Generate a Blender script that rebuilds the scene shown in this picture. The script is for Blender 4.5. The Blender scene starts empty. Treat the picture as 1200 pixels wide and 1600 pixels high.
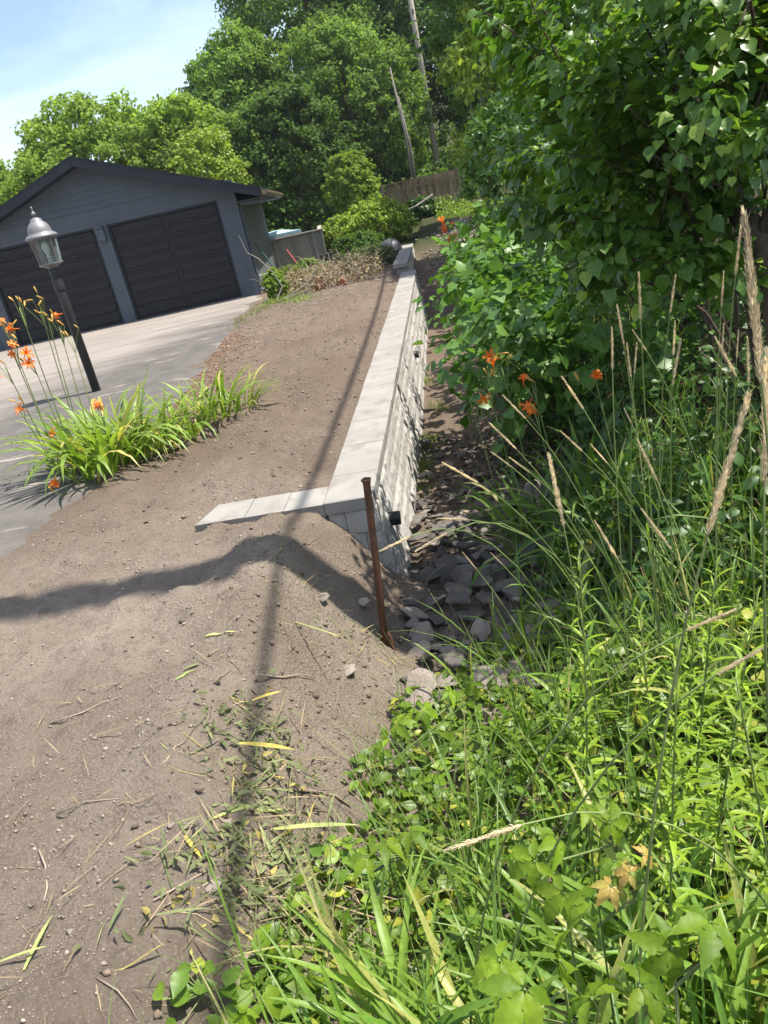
import bpy, bmesh, math, random
import numpy as np
from mathutils import Vector, Matrix

# ------------------------------------------------------------------ camera, sky, sun, exposure
SC = bpy.context.scene
COL = SC.collection
CAMZ = 1.65
PITCH, ROLL, FPX = math.radians(22.5), math.radians(12.6), 1200.0
_fwd = np.array([0, math.cos(PITCH), -math.sin(PITCH)])
_up0 = np.array([0, math.sin(PITCH), math.cos(PITCH)])
_rt0 = np.array([1.0, 0, 0])
_up = math.cos(ROLL) * _up0 + math.sin(ROLL) * _rt0
_rt = math.cos(ROLL) * _rt0 - math.sin(ROLL) * _up0
CAM = np.array([0, 0, CAMZ])
cd = bpy.data.cameras.new('camera')
cam = bpy.data.objects.new('camera', cd)
COL.objects.link(cam)
cd.sensor_fit = 'VERTICAL'
cd.sensor_height = 36.0
cd.lens = 36.0 * FPX / 1600.0
cd.clip_start = 0.02
cd.clip_end = 2000
m = Matrix.Identity(4)
for i in range(3):
    m[i][0], m[i][1], m[i][2], m[i][3] = _rt[i], _up[i], -_fwd[i], CAM[i]
cam.matrix_world = m
SC.camera = cam

SUN_EL = math.radians(66)
_sh = np.array([1.0, -0.10]); _sh /= np.linalg.norm(_sh)
SUN = np.array([_sh[0] * math.cos(SUN_EL), _sh[1] * math.cos(SUN_EL), math.sin(SUN_EL)])
w = bpy.data.worlds.new('World')
SC.world = w
w.use_nodes = True
nt = w.node_tree
bg = nt.nodes['Background']
sky = nt.nodes.new('ShaderNodeTexSky')
sky.sky_type = 'NISHITA'
sky.sun_disc = False
sky.sun_elevation = SUN_EL
sky.sun_rotation = math.atan2(SUN[0], SUN[1])
sky.air_density = 1.0
sky.dust_density = 1.2
sky.ozone_density = 1.4
# thin streaked cloud over the blue
tc = nt.nodes.new('ShaderNodeTexCoord')
mp = nt.nodes.new('ShaderNodeMapping'); mp.inputs['Scale'].default_value = (1.2, 1.6, 5.5)
mp.inputs['Rotation'].default_value = (0.25, 0.1, 0.4)
nz = nt.nodes.new('ShaderNodeTexNoise'); nz.inputs['Scale'].default_value = 2.1; nz.inputs['Detail'].default_value = 7; nz.inputs['Roughness'].default_value = 0.55
nz.inputs['Distortion'].default_value = 0.5
cr = nt.nodes.new('ShaderNodeValToRGB'); cr.color_ramp.elements[0].position = 0.36; cr.color_ramp.elements[1].position = 0.80
cr.color_ramp.elements[1].color = (0.48, 0.48, 0.48, 1)
cmx = nt.nodes.new('ShaderNodeMix'); cmx.data_type = 'RGBA'
cmx.inputs['B'].default_value = (8.4, 8.9, 9.8, 1)
nt.links.new(tc.outputs['Generated'], mp.inputs['Vector']); nt.links.new(mp.outputs['Vector'], nz.inputs['Vector'])
nt.links.new(nz.outputs['Fac'], cr.inputs['Fac']); nt.links.new(cr.outputs['Color'], cmx.inputs['Factor'])
nt.links.new(sky.outputs['Color'], cmx.inputs['A']); nt.links.new(cmx.outputs['Result'], bg.inputs['Color'])
bg.inputs['Strength'].default_value = 0.125

sl = bpy.data.lights.new('sun', 'SUN'); sl.energy = 5.0; sl.angle = math.radians(0.55); sl.color = (1.0, 0.945, 0.85)
so = bpy.data.objects.new('sun', sl); COL.objects.link(so)
so.rotation_euler = Vector(SUN).to_track_quat('Z', 'Y').to_euler()
SC.view_settings.view_transform = 'Standard'
SC.view_settings.look = 'None'
SC.view_settings.exposure = 0.86
SC.view_settings.gamma = 1.0
SC.view_settings.use_curve_mapping = False
SC.render.engine = 'CYCLES'
SC.cycles.use_denoising = True
SC.cycles.max_bounces = 7
SC.cycles.diffuse_bounces = 3
SC.cycles.glossy_bounces = 3
SC.cycles.transmission_bounces = 6
SC.cycles.transparent_max_bounces = 6
SC.cycles.sample_clamp_indirect = 6.0

# ------------------------------------------------------------------ helpers
rng = np.random.default_rng(7)
random.seed(7)
BASE = {}

def ray(px, py):
    d = _rt * ((px - 600) / FPX) - _up * ((py - 800) / FPX) + _fwd
    return d

def at(px, py, Y):
    d = ray(px, py); return CAM + d * (Y / d[1])

def atd(px, py, dist):
    d = ray(px, py); return CAM + d / np.linalg.norm(d) * dist

def atz(px, py, z):
    d = ray(px, py); return CAM + d * ((z - CAMZ) / d[2])

def proj(P):
    P = np.atleast_2d(P) - CAM
    x, y, z = P @ _rt, P @ _up, P @ _fwd
    zz = np.where(z > 1e-3, z, 1e-3)
    return 600 + FPX * x / zz, 800 - FPX * y / zz, z

P0 = atz(585, 768, 0.0)[:2]
WAZ = math.radians(8.4)
WD = np.array([math.sin(WAZ), math.cos(WAZ)])
RD = np.array([math.cos(WAZ), -math.sin(WAZ)])

def UV(x, y):
    return (x - P0[0]) * WD[0] + (y - P0[1]) * WD[1], (x - P0[0]) * RD[0] + (y - P0[1]) * RD[1]

def fromUV(u, v):
    return P0[0] + u * WD[0] + v * RD[0], P0[1] + u * WD[1] + v * RD[1]

def _hash(i, j, s):
    i = i.astype(np.int64); j = j.astype(np.int64)
    h = (i * 374761393 + j * 668265263 + s * 1442695041) & 0xffffffff
    h = ((h ^ (h >> 13)) * 1274126177) & 0xffffffff
    h = h ^ (h >> 16)
    return (h & 0xffffff) / float(0xffffff)

def vnoise(x, y, s=0):
    xi = np.floor(x); yi = np.floor(y); fx = x - xi; fy = y - yi
    fx = fx * fx * (3 - 2 * fx); fy = fy * fy * (3 - 2 * fy)
    a = _hash(xi, yi, s); b = _hash(xi + 1, yi, s); c = _hash(xi, yi + 1, s); d = _hash(xi + 1, yi + 1, s)
    return (a * (1 - fx) + b * fx) * (1 - fy) + (c * (1 - fx) + d * fx) * fy - 0.5

def fbm(x, y, f, o=4, s=0, g=0.5):
    r = 0; a = 1.0
    for k in range(o):
        r = r + a * vnoise(x * f, y * f, s + k * 17); f *= 2.03; a *= g
    return r

def sstep(a, b, x):
    t = np.clip((x - a) / (b - a), 0, 1); return t * t * (3 - 2 * t)

def Tbase(x, y):
    x = np.asarray(x, float); y = np.asarray(y, float)
    u, v = UV(x, y)
    D = np.interp(u, [-4.6, -3.4, -2.4, -1.2, 0.3, 3, 10.5, 14.0, 18, 26], [-0.10, -0.35, -0.55, -0.64, -0.72, -0.86, -0.92, -0.35, 0.10, 0.15])
    vl = np.where(u > -0.04, -0.17, -0.52); vr = np.where(u > -0.04, -0.12, 0.30)
    vr = np.where(u < -2.4, 0.30 + 0.12 * np.clip(-2.4 - u, 0, 2), vr)
    left = sstep(vl, vr, v)
    right = 1 - sstep(0.75, 2.3, v)
    z = D * left * right
    z = z + 0.12 * sstep(1.6, 4.0, v) * (u < 60) + 0.05 * np.clip(v - 3, 0, 30)
    # hill behind, higher to the right
    z = z + np.clip(y - 30, 0, 200) * 0.10 * sstep(-8, 6, x) + np.clip(y - 34, 0, 200) * 0.02
    return z

def driveR(y):
    return np.interp(y, [4.3, 4.7, 5.45, 8, 11, 14.4, 18.6], [-2.75, -2.42, -2.25, -1.97, -1.9, -1.84, -1.60])

def T(x, y):
    x = np.asarray(x, float); y = np.asarray(y, float)
    z = Tbase(x, y)
    u, v = UV(x, y)
    d = np.hypot(x, y)
    paved = sstep(0.25, -0.05, x - driveR(y)) * sstep(4.2, 5.0, y)
    rough = (1 - paved)
    fade = 1 / (1 + (d / 14.0) ** 2)
    z = z + rough * (0.055 * fbm(x, y, 0.9, 3, 3) + fade * (0.055 * fbm(x, y, 3.2, 3, 51) + 0.030 * fbm(x*0.35 + y*0.9, y*0.35 - x*2.6, 2.2, 3, 61) + 0.036 * fbm(x, y, 8.0, 4, 11) + 0.014 * fbm(x, y, 26.0, 3, 29)))
    # soil heaped at the bank edge, lower just under the caps
    z = z + rough * 0.05 * np.exp(-((v + 0.55) / 0.25) ** 2) * (u < -0.3) * sstep(-4.5, -1.5, u)
    z = z - 0.030 * (1 - np.clip(rough * 0, 0, 1)) * sstep(-0.95, -0.45, v) * sstep(-0.3, 0.1, u) * (v < -0.1) * (u < 13)
    z = z - 0.02 * paved
    z = np.where((u > -0.25) & (u < 17) & (v > -0.55) & (v < -0.1), np.minimum(z, -0.012 - 0.03*sstep(-0.5, -0.35, v)), z)
    z = np.where((u > -0.085) & (u < 0.24) & (v > -1.05) & (v < -0.28), np.minimum(z, -0.03), z)
    return z

def Ts(x, y):
    return float(T(np.array([x]), np.array([y]))[0])

def link(o, parent=None):
    COL.objects.link(o)
    if parent is not None:
        o.parent = parent
        BASE[o.name] = BASE.get(parent.name, np.zeros(3))
    return o

def tag(o, label=None, cat=None, group=None, kind=None):
    if label: o['label'] = label
    if cat: o['category'] = cat
    if group: o['group'] = group
    if kind: o['kind'] = kind
    return o

def thing(name, label, cat, loc, group=None):
    o = bpy.data.objects.new(name, None)
    o.empty_display_size = 0.1
    o.location = loc
    COL.objects.link(o)
    BASE[o.name] = np.array(loc, float)
    return tag(o, label, cat, group, 'thing' if cat else None)

def mesh_np(name, V, F, mat, smooth=False):
    me = bpy.data.meshes.new(name)
    V = np.ascontiguousarray(V, dtype=np.float32); F = np.ascontiguousarray(F, dtype=np.int32)
    n, k = F.shape
    me.vertices.add(len(V)); me.vertices.foreach_set('co', V.ravel())
    me.loops.add(n * k); me.loops.foreach_set('vertex_index', F.ravel())
    me.polygons.add(n)
    me.polygons.foreach_set('loop_start', np.arange(0, n * k, k, dtype=np.int32))
    me.polygons.foreach_set('loop_total', np.full(n, k, dtype=np.int32))
    if smooth:
        me.polygons.foreach_set('use_smooth', np.ones(n, dtype=bool))
    me.update(calc_edges=True)
    if mat: me.materials.append(mat)
    return me

def obj_np(name, V, F, mat, parent=None, smooth=False):
    b = BASE.get(parent.name, np.zeros(3)) if parent is not None else np.zeros(3)
    return link(bpy.data.objects.new(name, mesh_np(name, np.asarray(V) - b, F, mat, smooth)), parent)

class MB:
    def __init__(s): s.V = []; s.F = []
    def add(s, V, F):
        o = len(s.V); s.V += [tuple(map(float, v)) for v in V]; s.F += [tuple(int(i) + o for i in f) for f in F]; return s
    def box(s, x0, x1, y0, y1, z0, z1):
        return s.add([(x0,y0,z0),(x1,y0,z0),(x1,y1,z0),(x0,y1,z0),(x0,y0,z1),(x1,y0,z1),(x1,y1,z1),(x0,y1,z1)],
                     [(0,3,2,1),(4,5,6,7),(0,1,5,4),(1,2,6,5),(2,3,7,6),(3,0,4,7)])
    def prism(s, poly, y0, y1):   # polygon in x,z, extruded along y
        n = len(poly)
        V = [(p[0], y0, p[1]) for p in poly] + [(p[0], y1, p[1]) for p in poly]
        F = [tuple(range(n)), tuple(range(2*n-1, n-1, -1))] + [(i, i+n, (i+1) % n + n, (i+1) % n) for i in range(n)]
        return s.add(V, F)
    def tube(s, path, rad, n=8, caps=True):
        path = [Vector(p) for p in path]
        if not hasattr(rad, '__len__'): rad = [rad] * len(path)
        V = []; F = []; ref = None
        for i, p in enumerate(path):
            a = path[max(i-1, 0)]; b = path[min(i+1, len(path)-1)]
            d = (b - a).normalized()
            if ref is None: ref = Vector((1, 0, 0)) if abs(d.x) < .8 else Vector((0, 1, 0))
            x = d.cross(ref).normalized(); y = d.cross(x); ref = -y if False else x.cross(d)
            for k in range(n):
                t = 2 * math.pi * k / n
                V.append(p + (x * math.cos(t) + y * math.sin(t)) * rad[i])
        for i in range(len(path)-1):
            for k in range(n):
                F.append((i*n+k, i*n+(k+1) % n, (i+1)*n+(k+1) % n, (i+1)*n+k))
        if caps: F += [tuple(range(n-1, -1, -1)), tuple(range((len(path)-1)*n, len(path)*n))]
        return s.add(V, F)
    def lathe(s, prof, c=(0,0,0), n=20):
        V = []; F = []
        for r, z in prof:
            for k in range(n):
                t = 2*math.pi*k/n; V.append((c[0]+r*math.cos(t), c[1]+r*math.sin(t), c[2]+z))
        for i in range(len(prof)-1):
            for k in range(n): F.append((i*n+k, i*n+(k+1) % n, (i+1)*n+(k+1) % n, (i+1)*n+k))
        F += [tuple(range(n-1,-1,-1)), tuple(range((len(prof)-1)*n, len(prof)*n))]
        return s.add(V, F)
    def mesh(s, name, mat, b=(0,0,0), smooth=False):
        me = bpy.data.meshes.new(name)
        me.from_pydata([(v[0]-b[0], v[1]-b[1], v[2]-b[2]) for v in s.V], [], s.F)
        if smooth: me.polygons.foreach_set('use_smooth', [True]*len(me.polygons))
        if mat: me.materials.append(mat)
        me.update(); return me
    def build(s, name, mat, parent=None, smooth=False, bevel=0):
        b = BASE.get(parent.name, np.zeros(3)) if parent is not None else np.zeros(3)
        o = link(bpy.data.objects.new(name, s.mesh(name, mat, b, smooth)), parent)
        if bevel:
            md = o.modifiers.new('bevel', 'BEVEL'); md.width = bevel; md.segments = 2; md.limit_method = 'ANGLE'
        return o

def place(name, me, parent, M):
    o = bpy.data.objects.new(name, me)
    b = BASE.get(parent.name, np.zeros(3)) if parent is not None else np.zeros(3)
    link(o, parent)
    o.matrix_local = Matrix.Translation(Vector(-b)) @ M
    return o

def nrm(a):
    return a / np.maximum(np.linalg.norm(a, axis=-1, keepdims=True), 1e-9)

def rdir(n, r=rng):
    return nrm(r.normal(size=(n, 3)))

def frames(d, n):
    d = nrm(d); x = nrm(np.cross(d, n)); n2 = np.cross(x, d)
    return x, d, n2

def scatter(tv, tf, pos, d, n, s):
    x, d, n2 = frames(d, n); s = np.asarray(s)
    if s.ndim == 1: s = np.stack([s, s, s], 1)
    V = pos[:, None, :] + tv[None, :, 0:1] * (x * s[:, 0:1])[:, None, :] + tv[None, :, 1:2] * (d * s[:, 1:2])[:, None, :] + tv[None, :, 2:3] * (n2 * s[:, 2:3])[:, None, :]
    N = len(pos); mv = len(tv)
    F = tf[None, :, :] + (np.arange(N) * mv)[:, None, None]
    return V.reshape(-1, 3), F.reshape(-1, tf.shape[1])

def matrix_of(pos, d, n, s):
    x, d, n2 = frames(np.array([d]), np.array([n]))
    M = Matrix.Identity(4)
    for i in range(3):
        M[i][0], M[i][1], M[i][2], M[i][3] = x[0][i]*s, d[0][i]*s, n2[0][i]*s, pos[i]
    return M

# leaf outlines: local y = length (0..1), x = side, z = normal
def leaf_template(widths, notch=0.0, fold=0.18, droop=0.18, wave=0.0, tooth=0.0):
    ts = np.linspace(0, 1, len(widths) + 2)
    mid = [(0, t, -droop * t * t) for t in ts]
    V = list(mid); L = []; R = []
    for i, wd in enumerate(widths):
        t = ts[i+1] - (notch if i == 0 else 0)
        zz = -droop * t * t + fold * wd + wave * math.sin(i * 2.4)
        if tooth and i % 2: wd = wd * (1 - tooth)
        L.append(len(V)); V.append((-wd, t, zz)); R.append(len(V)); V.append((wd, t, zz))
    F = []
    n = len(widths)
    for S, fl in ((L, 0), (R, 1)):
        tri = [(0, 1, S[0])]
        for i in range(n-1):
            tri += [(i+1, i+2, S[i]), (i+2, S[i+1], S[i])]
        tri += [(n, n+1, S[n-1])]
        F += [t if fl else (t[0], t[2], t[1]) for t in tri]
    return np.array(V, float), np.array(F, int)

OVATE = leaf_template([0.27, 0.33, 0.20], 0, 0.25, 0.2)
HEART = leaf_template([0.30, 0.41, 0.43, 0.36, 0.24, 0.11], 0.12, 0.30, 0.28, 0.02)
OVATE9 = leaf_template([0.18, 0.30, 0.34, 0.33, 0.27, 0.18, 0.09], 0, 0.28, 0.30, 0.02)
LANCE = leaf_template([0.055, 0.072, 0.062, 0.035], 0, 0.5, 0.45)
LONGLEAF = leaf_template([0.15, 0.19, 0.11], 0, 0.3, 0.3)
QUAD = (np.array([(0, 0, 0), (0.42, 0.5, 0.10), (0, 1, -0.06), (-0.42, 0.5, 0.10)], float), np.array([(0, 1, 2), (0, 2, 3)], int))

def lobed_template():
    out = [(0.10,-0.02),(0.40,-0.10),(0.42,0.16),(0.60,0.36),(0.40,0.50),(0.27,0.72),(0.0,1.0)]
    pts = out + [(-x, y) for x, y in out[-2::-1]]
    V = [(0, 0.05, 0)] + [(x, y, 0.12*abs(x) - 0.22*y*y) for x, y in pts] + [(0, 0.5, -0.06)]
    c2 = len(V)-1; n = len(pts)
    F = []
    for i in range(n-1):
        c = c2 if 2 <= i <= n-4 else 0
        F.append((c, i+1, i+2))
    F += [(0, 3, c2), (0, c2, n-2)]
    return np.array(V, float), np.array(F, int)
LOBED = lobed_template()

def palmate_template():
    V = []; F = []; o = 0
    tv, tf = leaf_template([0.09, 0.17, 0.235, 0.255, 0.275, 0.25, 0.225, 0.16, 0.12, 0.05], 0, 0.42, 0.55, 0.022, 0.16)
    for a, s in ((-115, .62), (-55, .88), (0, 1.0), (55, .88), (115, .62)):
        c, sn = math.cos(math.radians(a)), math.sin(math.radians(a))
        p = tv * s
        p = p + np.array([0, 0.06, 0])
        q = np.stack([p[:,0]*c + p[:,1]*sn, -p[:,0]*sn + p[:,1]*c, p[:,2]], 1)
        V.append(q); F.append(tf + o); o += len(tv)
    return np.concatenate(V), np.concatenate(F)
PALM = palmate_template()

def blades(root, az, lean, L, wd, curl, k=5, twist=None):
    N = len(root); t = np.linspace(0, 1, k+1)
    th = lean[:, None] + curl[:, None] * t[None, :] ** 1.3
    h = np.stack([np.cos(az), np.sin(az), np.zeros(N)], 1)
    step = (L / k)[:, None]
    dx = np.sin(th) * step; dz = np.cos(th) * step
    cx = np.concatenate([np.zeros((N,1)), np.cumsum(dx[:, :-1], 1)], 1)
    cz = np.concatenate([np.zeros((N,1)), np.cumsum(dz[:, :-1], 1)], 1)
    P = root[:, None, :] + h[:, None, :] * cx[:, :, None] + np.array([0,0,1.0])[None, None, :] * cz[:, :, None]
    side = np.stack([-np.sin(az), np.cos(az), np.zeros(N)], 1)
    if twist is not None:
        nn = np.stack([-np.cos(az)*np.cos(lean), -np.sin(az)*np.cos(lean), np.sin(lean)], 1)
        side = side * np.cos(twist)[:, None] + nn * np.sin(twist)[:, None]
    prof = np.minimum(1, 0.55 + 1.5 * t) * np.clip((1 - t) * 3.0, 0.02, 1) ** 0.8
    off = side[:, None, :] * (wd[:, None] * prof[None, :])[:, :, None] * 0.5
    # keel: centre line pushed back for a V section
    nv = np.stack([np.cos(th)*np.cos(az)[:,None], np.cos(th)*np.sin(az)[:,None], -np.sin(th)], 2)
    C = P + nv * (wd[:, None] * prof[None, :])[:, :, None] * 0.16
    V = np.stack([P - off, C, P + off], 2).reshape(N, -1, 3)
    F = []
    for i in range(k):
        a = i*3; b = a+3
        F += [(a, a+1, b+1, b), (a+1, a+2, b+2, b+1)]
    F = np.array(F)[None] + (np.arange(N) * 3*(k+1))[:, None, None]
    return V.reshape(-1, 3), F.reshape(-1, 4)

# ------------------------------------------------------------------ materials
def newmat(name):
    mt = bpy.data.materials.new(name); mt.use_nodes = True
    t = mt.node_tree; t.nodes.clear()
    out = t.nodes.new('ShaderNodeOutputMaterial')
    return mt, t, out

def N(t, typ, **kw):
    n = t.nodes.new(typ)
    for k, v in kw.items():
        if k in n.inputs: n.inputs[k].default_value = v
        else: setattr(n, k, v)
    return n

def mixc(t, fac, a, b, blend='MIX'):
    n = t.nodes.new('ShaderNodeMix'); n.data_type = 'RGBA'; n.blend_type = blend
    for sock, val in (('Factor', fac), ('A', a), ('B', b)):
        if isinstance(val, bpy.types.NodeSocket): t.links.new(val, n.inputs[sock])
        elif sock == 'Factor': n.inputs[sock].default_value = val
        else: n.inputs[sock].default_value = (*val, 1)
    return n.outputs['Result']

def noise(t, scale, detail=4, rough=0.55, vec=None, lo=0.35, hi=0.65, dist=0.0):
    n = N(t, 'ShaderNodeTexNoise', Scale=scale, Detail=detail, Roughness=rough, Distortion=dist)
    if vec is not None: t.links.new(vec, n.inputs['Vector'])
    r = N(t, 'ShaderNodeMapRange'); r.inputs['From Min'].default_value = lo; r.inputs['From Max'].default_value = hi
    t.links.new(n.outputs['Fac'], r.inputs['Value'])
    return r.outputs['Result']

def wpos(t):
    return N(t, 'ShaderNodeNewGeometry').outputs['Position']

def opos(t):
    return N(t, 'ShaderNodeTexCoord').outputs['Object']

def rnd(t):
    g = N(t, 'ShaderNodeNewGeometry').outputs['Random Per Island']
    o = N(t, 'ShaderNodeObjectInfo').outputs['Random']
    a = N(t, 'ShaderNodeMath', operation='ADD'); t.links.new(g, a.inputs[0]); t.links.new(o, a.inputs[1])
    f = N(t, 'ShaderNodeMath', operation='FRACT'); t.links.new(a.outputs[0], f.inputs[0])
    return f.outputs[0]

def leaf_mat(name, c1, c2, c3=None, trans=0.32, rough=0.5, spec=0.35, patch=0.8, trgain=(1.5, 1.55, 0.7)):
    mt, t, out = newmat(name)
    r = rnd(t)
    col = mixc(t, r, c1, c2)
    if c3 is not None:
        s = N(t, 'ShaderNodeMapRange'); s.inputs['From Min'].default_value = 0.88; s.inputs['From Max'].default_value = 0.92
        t.links.new(r, s.inputs['Value'])
        col = mixc(t, s.outputs['Result'], col, c3)
    pn = noise(t, patch, 2, 0.5, wpos(t), 0.3, 0.7)
    hs = N(t, 'ShaderNodeHueSaturation')
    mr = N(t, 'ShaderNodeMapRange'); mr.inputs['To Min'].default_value = 0.72; mr.inputs['To Max'].default_value = 1.28
    t.links.new(pn, mr.inputs['Value']); t.links.new(mr.outputs['Result'], hs.inputs['Value']); t.links.new(col, hs.inputs['Color'])
    fm = noise(t, 70, 4, 0.7, wpos(t), 0.3, 0.7)
    h2 = N(t, 'ShaderNodeHueSaturation'); m2 = N(t, 'ShaderNodeMapRange'); m2.inputs['To Min'].default_value = 0.78; m2.inputs['To Max'].default_value = 1.22
    t.links.new(fm, m2.inputs['Value']); t.links.new(m2.outputs['Result'], h2.inputs['Value']); t.links.new(hs.outputs['Color'], h2.inputs['Color'])
    col = h2.outputs['Color']
    p = N(t, 'ShaderNodeBsdfPrincipled', Roughness=rough); p.inputs['Specular IOR Level'].default_value = spec
    t.links.new(col, p.inputs['Base Color'])
    tr = N(t, 'ShaderNodeBsdfTranslucent')
    t.links.new(mixc(t, 1.0, col, trgain, 'MULTIPLY'), tr.inputs['Color'])
    mx = N(t, 'ShaderNodeMixShader'); mx.inputs['Fac'].default_value = trans
    t.links.new(p.outputs[0], mx.inputs[1]); t.links.new(tr.outputs[0], mx.inputs[2]); t.links.new(mx.outputs[0], out.inputs['Surface'])
    return mt

def solid_mat(name, c1, c2, scale=8.0, rough=0.8, bump=0.2, bscale=None, spec=0.3, metal=0.0, c3=None, s3=60, use_rnd=0.0, coord='obj', bdist=0.01, stretch=None):
    mt, t, out = newmat(name)
    vec = opos(t) if coord == 'obj' else wpos(t)
    if stretch:
        mpn = N(t, 'ShaderNodeMapping'); mpn.inputs['Scale'].default_value = stretch
        t.links.new(vec, mpn.inputs['Vector']); vec = mpn.outputs['Vector']
    col = mixc(t, noise(t, scale, 6, 0.6, vec, 0.3, 0.7), c1, c2)
    if c3 is not None: col = mixc(t, noise(t, s3, 3, 0.6, vec, 0.52, 0.66), col, c3)
    if use_rnd:
        hs = N(t, 'ShaderNodeHueSaturation'); mr = N(t, 'ShaderNodeMapRange')
        mr.inputs['To Min'].default_value = 1 - use_rnd; mr.inputs['To Max'].default_value = 1 + use_rnd
        t.links.new(rnd(t), mr.inputs['Value']); t.links.new(mr.outputs['Result'], hs.inputs['Value']); t.links.new(col, hs.inputs['Color']); col = hs.outputs['Color']
    p = N(t, 'ShaderNodeBsdfPrincipled', Roughness=rough, Metallic=metal); p.inputs['Specular IOR Level'].default_value = spec
    t.links.new(col, p.inputs['Base Color'])
    if bump:
        b = N(t, 'ShaderNodeBump', Strength=bump, Distance=bdist)
        n = N(t, 'ShaderNodeTexNoise', Scale=bscale or scale*4, Detail=6, Roughness=0.65); t.links.new(vec, n.inputs['Vector'])
        t.links.new(n.outputs['Fac'], b.inputs['Height']); t.links.new(b.outputs['Normal'], p.inputs['Normal'])
    t.links.new(p.outputs[0], out.inputs['Surface'])
    return mt

def soil_mat():
    mt, t, out = newmat('soil')
    v = wpos(t)
    col = mixc(t, noise(t, 1.1, 5, 0.6, v, 0.32, 0.68), (0.262, 0.208, 0.160), (0.370, 0.308, 0.246))
    col = mixc(t, noise(t, 0.45, 4, 0.6, v, 0.47, 0.64), col, (0.195, 0.149, 0.113))
    col = mixc(t, noise(t, 14, 6, 0.7, v, 0.48, 0.74), col, (0.195, 0.152, 0.118))
    col = mixc(t, noise(t, 55, 5, 0.8, v, 0.54, 0.78), col, (0.165, 0.124, 0.092))
    col = mixc(t, noise(t, 130, 3, 0.7, v, 0.56, 0.68), col, (0.43, 0.37, 0.31))
    sy = N(t, 'ShaderNodeSeparateXYZ'); t.links.new(v, sy.inputs[0])
    nb0 = N(t, 'ShaderNodeTexNoise', Scale=1.3, Detail=6, Roughness=0.65); t.links.new(v, nb0.inputs['Vector'])
    yb = N(t, 'ShaderNodeMath', operation='MULTIPLY_ADD'); yb.inputs[1].default_value = 3.2; t.links.new(nb0.outputs['Fac'], yb.inputs[0]); t.links.new(sy.outputs['Y'], yb.inputs[2])
    rbd = N(t, 'ShaderNodeMapRange'); rbd.inputs['From Min'].default_value = 5.3; rbd.inputs['From Max'].default_value = 7.6; rbd.inputs['To Max'].default_value = 0.72
    t.links.new(yb.outputs[0], rbd.inputs['Value'])
    col = mixc(t, rbd.outputs['Result'], col, mixc(t, noise(t, 30, 6, 0.75, v, 0.35, 0.7), (0.17, 0.124, 0.092), (0.115, 0.083, 0.062)))
    # leaf mould and damp earth under the trees, in the ditch and beyond the bed
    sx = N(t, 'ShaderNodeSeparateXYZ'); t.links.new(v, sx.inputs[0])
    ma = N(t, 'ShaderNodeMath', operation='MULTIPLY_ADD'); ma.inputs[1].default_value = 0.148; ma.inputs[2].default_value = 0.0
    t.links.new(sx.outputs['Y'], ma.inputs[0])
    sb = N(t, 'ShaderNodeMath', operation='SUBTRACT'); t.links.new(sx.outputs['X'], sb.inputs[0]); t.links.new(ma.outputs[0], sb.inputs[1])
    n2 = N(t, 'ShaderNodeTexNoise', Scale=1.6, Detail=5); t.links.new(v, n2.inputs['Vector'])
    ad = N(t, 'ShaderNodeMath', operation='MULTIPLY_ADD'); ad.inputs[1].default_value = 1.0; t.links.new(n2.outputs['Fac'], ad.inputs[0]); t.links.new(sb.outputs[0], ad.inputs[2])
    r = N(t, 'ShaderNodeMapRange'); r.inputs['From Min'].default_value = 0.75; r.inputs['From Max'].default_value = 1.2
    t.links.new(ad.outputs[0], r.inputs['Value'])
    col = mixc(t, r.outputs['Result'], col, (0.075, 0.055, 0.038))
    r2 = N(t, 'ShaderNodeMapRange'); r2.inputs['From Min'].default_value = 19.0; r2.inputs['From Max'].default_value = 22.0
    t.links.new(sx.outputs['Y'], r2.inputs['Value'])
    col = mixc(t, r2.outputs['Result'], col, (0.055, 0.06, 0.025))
    p = N(t, 'ShaderNodeBsdfPrincipled', Roughness=0.95); p.inputs['Specular IOR Level'].default_value = 0.1
    t.links.new(col, p.inputs['Base Color'])
    n1 = N(t, 'ShaderNodeTexNoise', Scale=42, Detail=10, Roughness=0.82); t.links.new(v, n1.inputs['Vector'])
    vo = N(t, 'ShaderNodeTexVoronoi', Scale=70); t.links.new(v, vo.inputs['Vector'])
    sm = N(t, 'ShaderNodeMath', operation='MULTIPLY_ADD'); sm.inputs[1].default_value = -0.35
    t.links.new(vo.outputs['Distance'], sm.inputs[0]); t.links.new(n1.outputs['Fac'], sm.inputs[2])
    b = N(t, 'ShaderNodeBump', Strength=1.0, Distance=0.030); t.links.new(sm.outputs[0], b.inputs['Height'])
    t.links.new(b.outputs['Normal'], p.inputs['Normal']); t.links.new(p.outputs[0], out.inputs['Surface'])
    return mt

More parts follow.
